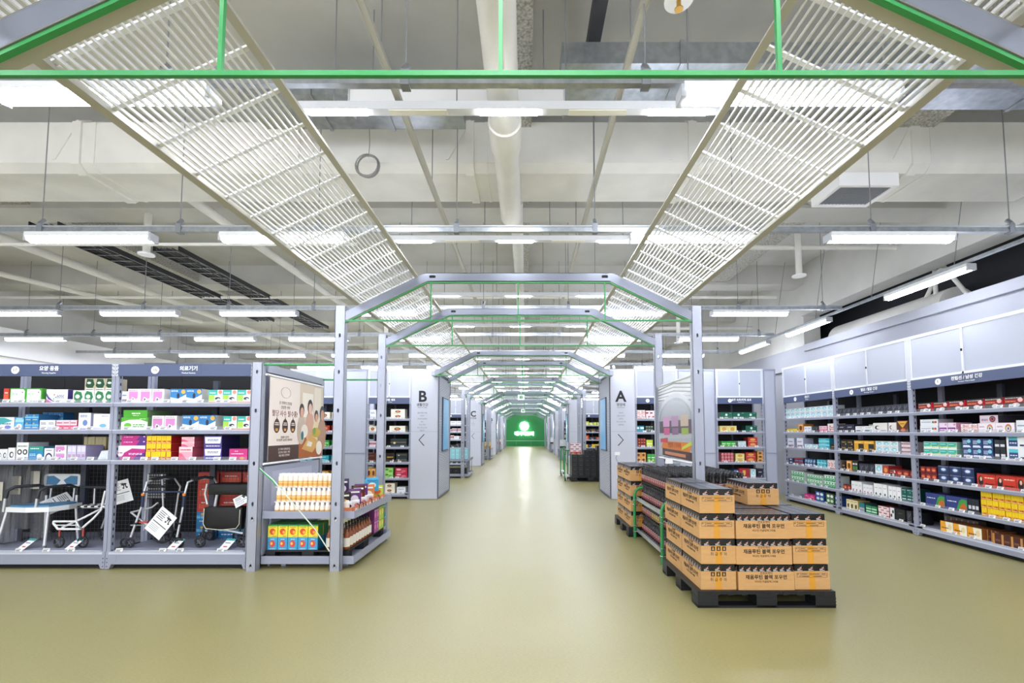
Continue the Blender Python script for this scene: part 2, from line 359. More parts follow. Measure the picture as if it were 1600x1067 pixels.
o = copy_tree(s0); o.location = (-.03, .6, 3.74); tag(o, 'white strip light across the aisle above the viewpoint', 'ceiling light', 'strip lights across the aisle')

# ------------------------------------------------------------------ portal frames
PY = [1.40, 4.66, 6.03, 9.26, 10.63, 13.86, 15.23, 18.46, 19.83, 23.06, 24.43, 27.66, 29.03, 32.26, 33.63, 36.86, 38.23, 41.46, 42.83]
HOLES = [.05, .52, .67, 1.08, 1.62, 2.02, 2.4]
def post(mb, x0, x1, z1, holes=HOLES):
    mb.plate(x0, x1, 0, z1, 0, [h for h in holes if h < z1-.08], STEEL2)
    mb.box(x0, x0+.005, 0, .075, 0, z1, STEEL2).box(x1-.005, x1, 0, .075, 0, z1, STEEL2)
    mb.box(x0, x0+.03, .07, .075, 0, z1, STEEL2).box(x1-.03, x1, .07, .075, 0, z1, STEEL2)
    for h in (.05, .52):
        if h < z1: mb.cyl(((x0+x1)/2+.008, .0, h-.012), ((x0+x1)/2+.008, -.008, h-.012), .012, CHROME, 8)
def make_portal(posts):
    r = empty('portal_frame')
    if posts:
        for x0 in (-1.905, 1.80):
            mb = MB(); post(mb, x0, x0+.105, 2.71); mb.build('post', r)
    else:
        for s_ in (-1, 1): MB().box(min(s_*1.79, s_*1.87), max(s_*1.79, s_*1.87), -.0, .32, 2.56, 2.65, STEEL2).build('bracket', r)
    out = [(-1.80, 2.655), (-.985, 3.06), (.985, 3.06), (1.80, 2.655)]; inn = [(-1.80, 2.55), (-.955, 2.97), (.955, 2.97), (1.80, 2.55)]
    for i, nm in enumerate(('beam_slope', 'beam_top', 'beam_slope')):
        mb = MB()
        a, b_, c, d = out[i], out[i+1], inn[i+1], inn[i]
        P = lambda q, y: (q[0], y, q[1])
        mb.prism([P(a, 0), P(b_, 0), P(c, 0), P(d, 0)], (0, .005, 0), BEAM)
        for (u, v, s_) in ((a, b_, -1), (d, c, 1)):
            n = Vector((-(v[1]-u[1]), (v[0]-u[0]))).normalized()*.005*s_
            mb.prism([P(u, 0), P(v, 0), (v[0]+n.x, 0, v[1]+n.y), (u[0]+n.x, 0, u[1]+n.y)], (0, .075, 0), RAILB)
        if nm == 'beam_top':
            for x in (-.9, .9): mb.cyl((x-.02, 0, 3.02), (x-.02, -.004, 3.02), .014, DARK, 10).cyl((x+.02, 0, 3.02), (x+.02, -.004, 3.02), .014, DARK, 10).box(x-.02, x+.02, -.004, 0, 3.008, 3.034, DARK)
        mb.build(nm, r)
    MB().box(-1.80, 1.80, .0, .015, 2.548, 2.565, GREEN).build('tie_bar', r)
    for x in (-.915, -.005, .9): MB().box(x-.007, x+.007, .004, .018, 2.567, 2.97, GREEN).build('hanger', r)
    for i in range(3):
        a, b_ = inn[i], inn[i+1]
        MB().prism([(a[0], .005, a[1]-.001), (b_[0], .005, b_[1]-.001), (b_[0], .005, b_[1]-.016), (a[0], .005, a[1]-.016)], (0, .02, 0), GREEN).build('green_edging', r)
    return r
kinds = {}
names = ['nearest, overhead', 'second', 'third', 'fourth', 'fifth', 'sixth', 'seventh', 'eighth']
for i, y in enumerate(PY):
    posts = i == 0 or (i % 4) in (1, 2)
    o = copy_tree(kinds[posts]) if posts in kinds else make_portal(posts)
    kinds.setdefault(posts, o); o.location = (0, y, 0)
    lab = ('grey steel portal frame with green tie bar, %s along the aisle' % names[i]) if i < 8 else 'distant grey steel portal frame with green tie bar near the aisle end'
    tag(o, lab, 'frame', 'portal frames' if i < 8 else 'distant portal frames')
# louvre panels lying on the slopes
def make_louvre(y0, y1, side):
    r = empty('louvre_panel'); L = y1-y0
    A = Vector((-1.125, 0, 3.02)); B = Vector((-1.71, 0, 2.735)); d = (B-A); W = d.length; u = d.normalized(); n = Vector((-u.z, 0, u.x)); n = n if n.z > 0 else -n
    def q(s_, t, y): v = A+u*s_+n*t; return (v.x*(-side), y, v.z)
    def bar(mb, s0_, s1, t0, t1, ya, yb, mat):
        pts = [q(s0_, t0, ya), q(s1, t0, ya), q(s1, t1, ya), q(s0_, t1, ya)]; mb.prism(pts, (0, yb-ya, 0), mat)
    for s_ in (-.035, W): mb = MB(); bar(mb, s_, s_+.035, -.01, .045, 0, L, RAILB); mb.build('edge_rail', r)
    mb = MB(); k = int(round(W/.0308))
    for i in range(1, k): bar(mb, i*W/k-.0035, i*W/k+.0035, 0, .024, 0, L, LOUV)
    mb.build('slats', r)
    mb = MB(); m_ = max(2, int(round(L/.245)))
    for i in range(m_+1):
        yy = i*L/m_; bar(mb, 0, W, .024, .034, max(0, yy-.011), min(L, yy+.011), LOUV)
    mb.build('cross_ribs', r); return r
ys = [-.6]+PY
cache = {}
for i in range(len(ys)-1):
    for side in (1, -1):
        L = round(ys[i+1]-ys[i], 2); k = (L, side)
        if k in cache: o = copy_tree(cache[k])
        else: o = make_louvre(0, L-.006, side); cache[k] = o
        o.location = (0, ys[i]+.003, .045)
        sd = 'left' if side == 1 else 'right'
        lab = ('silver slatted louvre panel on the %s slope, %s from the viewpoint' % (sd, ORD[i])) if i < 9 else 'distant silver slatted louvre panel on the %s slope' % sd
        tag(o, lab, 'louvre panel', 'louvre panels over the aisle' if i < 9 else 'distant louvre panels on the %s slope' % sd)
# exit signs
for y, z, nm in ((18.0, 2.78, 'nearer'), (30, 2.8, 'farther')):
    r = empty('exit_sign', (-.12, y, z)); tag(r, 'small white and green exit sign hanging over the aisle, '+nm+' one', 'sign')
    MB().box(-.13, .13, 0, .05, -.1, .1, M('eef6f2', .5, 0, .6)).cyl((0, .025, .1), (0, .025, 2.1), .008, WHITE, 6).build('sign_box', r)
    MB().box(-.06, .06, -.004, 0, -.06, .06, GREEN).cyl((0, -.004, .03), (0, -.008, .03), .015, WHITE, 8).box(-.02, .02, -.008, -.004, -.05, .015, WHITE).build('pictogram', r)

# ------------------------------------------------------------------ shelving bays
SH_R = [1.672, 1.397, 1.09, .757, .425, .135]
def make_bay(w, shelves, top, number, title, sub, d=.46, header=(1.985, 2.11), cab=True, solid=True, tags=7, seed=1, cutout=None):
    r = empty('shelving_bay'); rnd = random.Random(seed)
    for x0, x1, inner in ((0, .035, .035), (w-.035, w, w-.035)):
        mb = MB().box(x0, x1, 0, .045, 0.06, top, STEEL).box(x0, x1, d-.045, d, .06, top, STEEL)
        sx = inner; o_ = .001 if inner < w/2 else -.001
        for k in range(int((top-.2)/.075)):
            z = .16+k*.075
            mb.poly([(sx+o_, .016, z), (sx+o_, .03, z), (sx+o_, .03, z+.03), (sx+o_, .016, z+.03)], DARK)
        # foot bracket
        for (px, s_) in ((x0 if inner < w/2 else x1, 1 if inner < w/2 else -1),):
            mb.prism([(px, -.012, .005), (px+s_*.04, -.012, .005), (px+s_*.06, -.012, .05), (px+s_*.11, -.012, .08), (px+s_*.11, -.012, .14), (px, -.012, .14)], (0, .06, 0), STEEL)
            for zz in (.03, .07, .11): mb.cyl((px+s_*.018, -.012, zz), (px+s_*.018, -.015, zz), .005, DARK, 6)
            if header:
                mb.box(min(px, px+s_*.035), max(px, px+s_*.035), -.006, 0, header[0]-.0, top, M('c9ccd8', .4))
                for zz in range(3):
                    mb.cyl((px+s_*.012, -.006, header[0]+.02+zz*.04), (px+s_*.012, -.008, header[0]+.02+zz*.04), .005, DARK, 6).cyl((px+s_*.026, -.006, header[0]+.028+zz*.04), (px+s_*.026, -.008, header[0]+.028+zz*.04), .005, DARK, 6)
        mb.build('upright', r)
    # back
    mb = MB()
    z0b = .14
    if solid: mb.box(.02, w-.02, d-.01, d, z0b, (header[1] if header else top), DARK)
    else:
        mb.box(0, w, d+.42, d+.43, 0, header[1], DARK)  # dark sheet added past the mesh stands in for the shaded far side
    mb.box(w*.49, w*.53, d-.05, d-.012, z0b, header[0] if header else top, M('3a3e4c', .5))
    mb.build('back_panel', r)
    if not solid:
        mb = MB(); n = int(w/.045)
        for k in range(n+1): x = .03+k*(w-.06)/n; mb.box(x-.0012, x+.0012, d-.004, d-.0016, .16, shelves[-2]-.05, M('55575d', .4, .5))
        for k in range(20): z = .17+k*.045; mb.box(.03, w-.03, d-.002, d+.0004, z-.0012, z+.0012, M('55575d', .4, .5))
        mb.build('wire_mesh', r)
    for i, z in enumerate(shelves):
        last = i == len(shelves)-1
        mb = MB().box(.035, w-.035, .004, (d+.41 if last and not solid else d-.02), z-.012, z, STEEL)
        if last: mb.box(.06, w-.06, -.005, .025, z, z+.0006, M('eceef2', .4)).box(.02, w-.02, .04, .045, 0.001, .05, DARK).box(.0, w, -.01, .03, .05, z-.0, STEEL).box(.03, w-.03, -.012, -.01, z-.03, z-.008, M('c6cad8', .4))  # dark recessed strip paints in the shadow gap below the base beam
        else: mb.box(.0, w, -.01, .006, z-.042, z-.0, STEEL).box(.0, w, -.013, -.01, z-.01, z-.0, M('c6cad8', .4)).box(0, w, -.013, -.01, z-.045, z-.037, M('8e93a8', .4))
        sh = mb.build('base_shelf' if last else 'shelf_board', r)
        if not last: MB().poly([(.04, -.012, z), (w-.04, -.012, z), (w-.04, -.014, z+.035), (.04, -.014, z+.035)], CLEAR).build('price_rail', sh)
        n = tags if not last else 4
        for k in range(n):
            x = .06+(w-.2)*(k+rnd.uniform(.05, .7))/n
            if ('tag',) not in _T:
                tm = MB().prism([(0, 0, 0), (.07, 0, 0), (.07, .008, .032), (0, .008, .032)], (0, .003, 0), WHITE)
                tm.poly([(.008, -.0015, .006), (.05, -.0015, .006), (.05, .0005, .013), (.008, .0005, .013)], M('33353c', .5)).poly([(.008, .0025, .02), (.06, .0025, .02), (.06, .0045, .026), (.008, .0045, .026)], M('7a7c84', .5))
                _T[('tag',)] = tm.mesh('price_tag')
            link('price_tag', _T[('tag',)], sh, (x, -.022, z+.001))
    if header:
        hs = MB().box(.035, w-.035, -.012, .02, header[0], header[1], HDR).box(w*.62, w*.62+.002, -.013, -.012, header[0], header[1], M('4a5474', .5)).build('header_sign', r)
        zc = (header[0]+header[1])/2
        MB().cyl((w*.29, -.012, zc), (w*.29, -.018, zc), .04, SIGNW, 20).build('number_disc', hs)
        if number:
            text(number, .045, hs, (w*.29, -.019, zc), FR, '5a5e6a')
            text(title, .052, hs, (w*.53, -.0135, zc+.015), FR, 'ffffff', bold=.0012); text(sub, .022, hs, (w*.53, -.0135, zc-.03), FR, 'ffffff')
    if cab:
        c0 = header[1]
        mb = MB().box(0, w, 0, d, top-.04, top, M('dfe1e8', .4)).box(.0, .05, -.002, .03, c0, top, M('dfe1e8', .4)).box(w-.05, w, -.002, .03, c0, top, M('dfe1e8', .4)).box(0, w, -.004, .03, c0, c0+.03, M('eceef2', .4)).box(w/2-.012, w/2+.012, -.004, .03, c0, top-.04, M('dfe1e8', .4))
        mb.build('cabinet_frame', r)
        for x0, x1 in ((.05, w/2-.012), (w/2+.012, w-.05)):
            MB().box(x0, x1, .006, .014, c0+.03, top-.04, POLY).build('cabinet_door', r)
        MB().box(w/2-.006, w/2+.006, -.016, -.004, c0+.28, c0+.31, DARK).build('door_catch', r)
    return r
LSH = [1.708, 1.425, 1.11, .18]
GX = lambda px: CX+(px-822)*4.76/F            # a pixel column on the left racks' front
LY = 4.74
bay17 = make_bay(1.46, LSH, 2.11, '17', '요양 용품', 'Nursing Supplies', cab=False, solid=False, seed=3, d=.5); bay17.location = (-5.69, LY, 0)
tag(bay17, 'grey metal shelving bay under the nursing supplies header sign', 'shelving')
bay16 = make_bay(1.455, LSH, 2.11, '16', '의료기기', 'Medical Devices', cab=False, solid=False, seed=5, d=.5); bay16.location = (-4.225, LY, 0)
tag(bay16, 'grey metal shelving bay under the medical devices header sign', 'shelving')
# right wall
RYs = [(9.39, 7.84, '3', '갱년기', 'Menopause'), (7.84, 6.28, '4', '혈당 / 혈압 건강', 'Blood Sugar, Pressure'), (6.28, 4.72, '5', '전립선 / 남성 건강', "Prostate / Men's Health")]
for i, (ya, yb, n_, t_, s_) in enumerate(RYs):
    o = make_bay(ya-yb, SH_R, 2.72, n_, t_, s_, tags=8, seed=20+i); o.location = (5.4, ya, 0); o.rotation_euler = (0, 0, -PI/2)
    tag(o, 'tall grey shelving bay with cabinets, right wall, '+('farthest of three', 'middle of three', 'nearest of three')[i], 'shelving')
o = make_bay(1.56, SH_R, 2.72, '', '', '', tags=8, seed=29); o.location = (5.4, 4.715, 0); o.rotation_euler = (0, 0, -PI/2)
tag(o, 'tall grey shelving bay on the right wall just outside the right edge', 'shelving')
# racks facing the camera at the back
SH_B = [1.684, 1.40, 1.085, .765, .435, .12]
BY = 9.62
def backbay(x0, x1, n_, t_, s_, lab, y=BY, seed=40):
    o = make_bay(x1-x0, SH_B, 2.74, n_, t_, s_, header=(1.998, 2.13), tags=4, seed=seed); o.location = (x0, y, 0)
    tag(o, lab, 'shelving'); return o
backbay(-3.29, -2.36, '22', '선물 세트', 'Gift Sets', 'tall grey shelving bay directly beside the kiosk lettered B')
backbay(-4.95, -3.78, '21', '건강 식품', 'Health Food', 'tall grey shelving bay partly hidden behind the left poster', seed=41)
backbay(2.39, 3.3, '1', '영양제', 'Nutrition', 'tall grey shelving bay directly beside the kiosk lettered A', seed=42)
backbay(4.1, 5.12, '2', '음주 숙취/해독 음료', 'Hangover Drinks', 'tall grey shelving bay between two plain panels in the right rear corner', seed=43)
def panel(x0, x1, lab, y=BY):
    r = empty('partition_panel', (x0, y, 0)); tag(r, lab, 'panel'); w = x1-x0
    MB().box(.02, w-.02, .01, .05, .05, 2.7, POLY).build('panel_sheet', r)
    MB().box(0, .02, 0, .06, 0, 2.74, STEEL).box(w-.02, w, 0, .06, 0, 2.74, STEEL).box(.02, w-.02, 0, .06, 2.7, 2.74, STEEL).box(.02, w-.02, 0, .06, 0, .05, STEEL).box(.02, w-.02, 0, .012, .95, .965, STEEL).build('panel_frame', r)
panel(-3.77, -3.3, 'pale translucent partition panel between the left rear shelving bays')
panel(3.31, 4.09, 'wide pale partition panel behind the right portal post')
panel(5.13, 5.38, 'narrow pale partition panel in the right rear corner')
# farther rows of racks beside the aisle
far0 = None
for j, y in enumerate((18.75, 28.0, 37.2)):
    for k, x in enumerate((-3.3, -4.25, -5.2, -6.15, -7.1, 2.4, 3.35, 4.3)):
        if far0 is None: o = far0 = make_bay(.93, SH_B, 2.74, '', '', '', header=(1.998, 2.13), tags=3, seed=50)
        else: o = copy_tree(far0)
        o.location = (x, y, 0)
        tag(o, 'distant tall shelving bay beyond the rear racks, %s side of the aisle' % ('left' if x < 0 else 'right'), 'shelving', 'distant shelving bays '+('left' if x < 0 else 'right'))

# ------------------------------------------------------------------ kiosks
def kiosk(x0, x1, y, letter, arrow, lines, label, side):
    r = empty('aisle_kiosk', (x0, y, 0)); tag(r, label, 'kiosk'); w = x1-x0; D = 1.5
    MB().box(0, w, 0, D, .01, 2.73, M('c3c6d4', .45)).box(0, w, -.003, 0, 1.41, 1.415, M('9599a8', .5)).build('body', r)
    sx = w if side < 0 else 0; o1 = .012*(1 if side < 0 else -1)
    MB().box(min(sx, sx+o1), max(sx, sx+o1), .06, D-.06, .05, 2.6, PERF).build('perforated_panel', r)
    fr = MB(); a, b_ = min(sx, sx+o1*1.8), max(sx, sx+o1*1.8)
    for (ya, yb, za, zb) in ((0.03, .06, .02, 2.65), (D-.06, D-.03, .02, 2.65), (.06, D-.06, .02, .05), (.06, D-.06, 2.6, 2.65)): fr.box(a, b_, ya, yb, za, zb, M('5a5f72', .4))
    fr.build('panel_frame', r)
    a, b_ = min(sx+o1, sx+o1*3), max(sx+o1, sx+o1*3)
    sc = MB().box(a, b_, .42, 1.12, .98, 2.17, M('4b5166', .4)).build('screen_case', r)
    sm = bpy.data.materials.get('screen_blue') or noise_mat('screen_blue', '2c74ae', '74b4d8', (1, 1, 1), .9, .3)
    if 'lit' not in sm: 
        sm['lit'] = 1; nb = sm.node_tree.nodes; pb = nb['Principled BSDF']; cr = [n for n in nb if n.type == 'VALTORGB'][0]
        sm.node_tree.links.new(cr.outputs[0], pb.inputs['Emission Color']); pb.inputs['Emission Strength'].default_value = .18
    c, d_ = min(sx+o1*3, sx+o1*3.3), max(sx+o1*3, sx+o1*3.3)
    MB().box(c, d_, .45, 1.09, 1.01, 2.14, sm).build('screen', r)
    if letter:
        text(letter, .32, r, (w*.42, -.002, 2.14), FR, '15161a', bold=.009, name='letter')
        text(lines[0], .068, r, (w*.42, -.002, 1.97), FR, '2a2b30', bold=.001); text(lines[1], .03, r, (w*.42, -.002, 1.915), FR, '3a3b40')
        for k, l_ in enumerate(lines[2:]): text(l_, .034, r, (w*.42, -.002, 1.80-.062*k), FR, '6a6c76')
        s_ = -1 if arrow == '<' else 1; xc = w*.4; t_ = .012
        MB().prism([(xc-s_*.05, 0, 1.36), (xc+s_*.06, 0, 1.235), (xc-s_*.05, 0, 1.11), (xc-s_*.05-s_*0.014, 0, 1.12), (xc+s_*.04, 0, 1.235), (xc-s_*.064, 0, 1.35)][::-1], (0, -.003, 0), M('1b1c20', .5)).build('arrow', r)
    MB().cyl((w*(.9 if side < 0 else .12), -.02, 2.78), (w*(.9 if side < 0 else .12), -.09, 2.75), .03, WHITE, 12).cyl((w*(.9 if side < 0 else .12), .0, 2.73), (w*(.9 if side < 0 else .12), 0, 2.79), .02, WHITE, 8).build('security_camera', r)
    return r
kiosk(-2.34, -1.78, 9.55, 'B', '<', ['생활건강', 'HEALTH CARE', '혈당·혈압·관절', '위장약', '감기약·진통제', '밴드', '구강·치과', '파스·연고·소독', '한방약'], 'tall grey kiosk lettered B with a left arrow and blue side screen', -1)
kiosk(1.86, 2.37, 9.55, 'A', '>', ['영양제', 'NUTRITION', '비타민', '홍삼·유산균', '오메가', '여성·남성·유아', '선물세트'], 'tall grey kiosk lettered A with a right arrow and blue side screen', 1)
kiosk(-2.34, -1.78, 18.8, 'C', '<', ['반려동물', 'PET', '사료', '간식·영양제', '용품'], 'smaller looking kiosk lettered C farther down the left side', -1)
kiosk(-2.34, -1.78, 28.0, 'D', '>', ['화장품', 'BEAUTY', '스킨'], 'distant grey kiosk beyond kiosk C on the left side', -1)
kiosk(-2.34, -1.78, 37.2, '', '', [], 'farthest grey kiosk on the left side of the aisle', -1)
kiosk(1.86, 2.37, 18.8, '', '', [], 'plain grey kiosk behind the black box stack, right side', 1)
kiosk(1.86, 2.37, 28.0, '', '', [], 'second plain grey kiosk down the right side', 1)
kiosk(1.86, 2.37, 37.2, '', '', [], 'farthest grey kiosk on the right side of the aisle', 1)

# ------------------------------------------------------------------ products
def pack_mesh(w, h, d, des):
    base, side, marks = des[0], des[1], des[2:]
    mb = MB(); mb.box(0, w, 0, d, 0, h, M(base, .4))
    e = .0006
    if side and side != base:
        s_ = M(side, .4)
        mb.poly([(-e, d, .001), (-e, 0, .001), (-e, 0, h-.001), (-e, d, h-.001)], s_).poly([(w+e, 0, .001), (w+e, d, .001), (w+e, d, h-.001), (w+e, 0, h-.001)], s_)
        mb.poly([(0, 0, h+e), (w, 0, h+e), (w, d, h+e), (0, d, h+e)], s_)
    y = -.0005
    for k, mk in enumerate(marks):
        yy = y-.0003*k; c = M(mk[-1] if mk[0] != 't' else mk[5], .45)
        if mk[0] == 'r':
            u0, v0, u1, v1 = mk[1:5]; mb.poly([(u0*w, yy, v0*h), (u1*w, yy, v0*h), (u1*w, yy, v1*h), (u0*w, yy, v1*h)], c)
        elif mk[0] == 'e':
            u, v, ru, rv = mk[1:5]; mb.poly([((u+ru*math.cos(2*PI*i/14))*w, yy, (v+rv*math.sin(2*PI*i/14))*h) for i in range(14)], c)
        elif mk[0] == 'p': mb.poly([(u*w, yy, v*h) for u, v in mk[1]], c)
        elif mk[0] == 't':
            u0, v0, u1, v1 = mk[1:5]; n = mk[6]; rr = random.Random(int(u0*100+v0*77)+n)
            for i in range(n):
                va = v0+(v1-v0)*i/n; vb = va+(v1-v0)/n*.55; u = u0
                while u < u1-.02:
                    l = rr.uniform(.04, .16); ue = min(u1, u+l); mb.poly([(u*w, yy, va*h), (ue*w, yy, va*h), (ue*w, yy, vb*h), (u*w, yy, vb*h)], c); u = ue+.025
    return mb.mesh('pack')
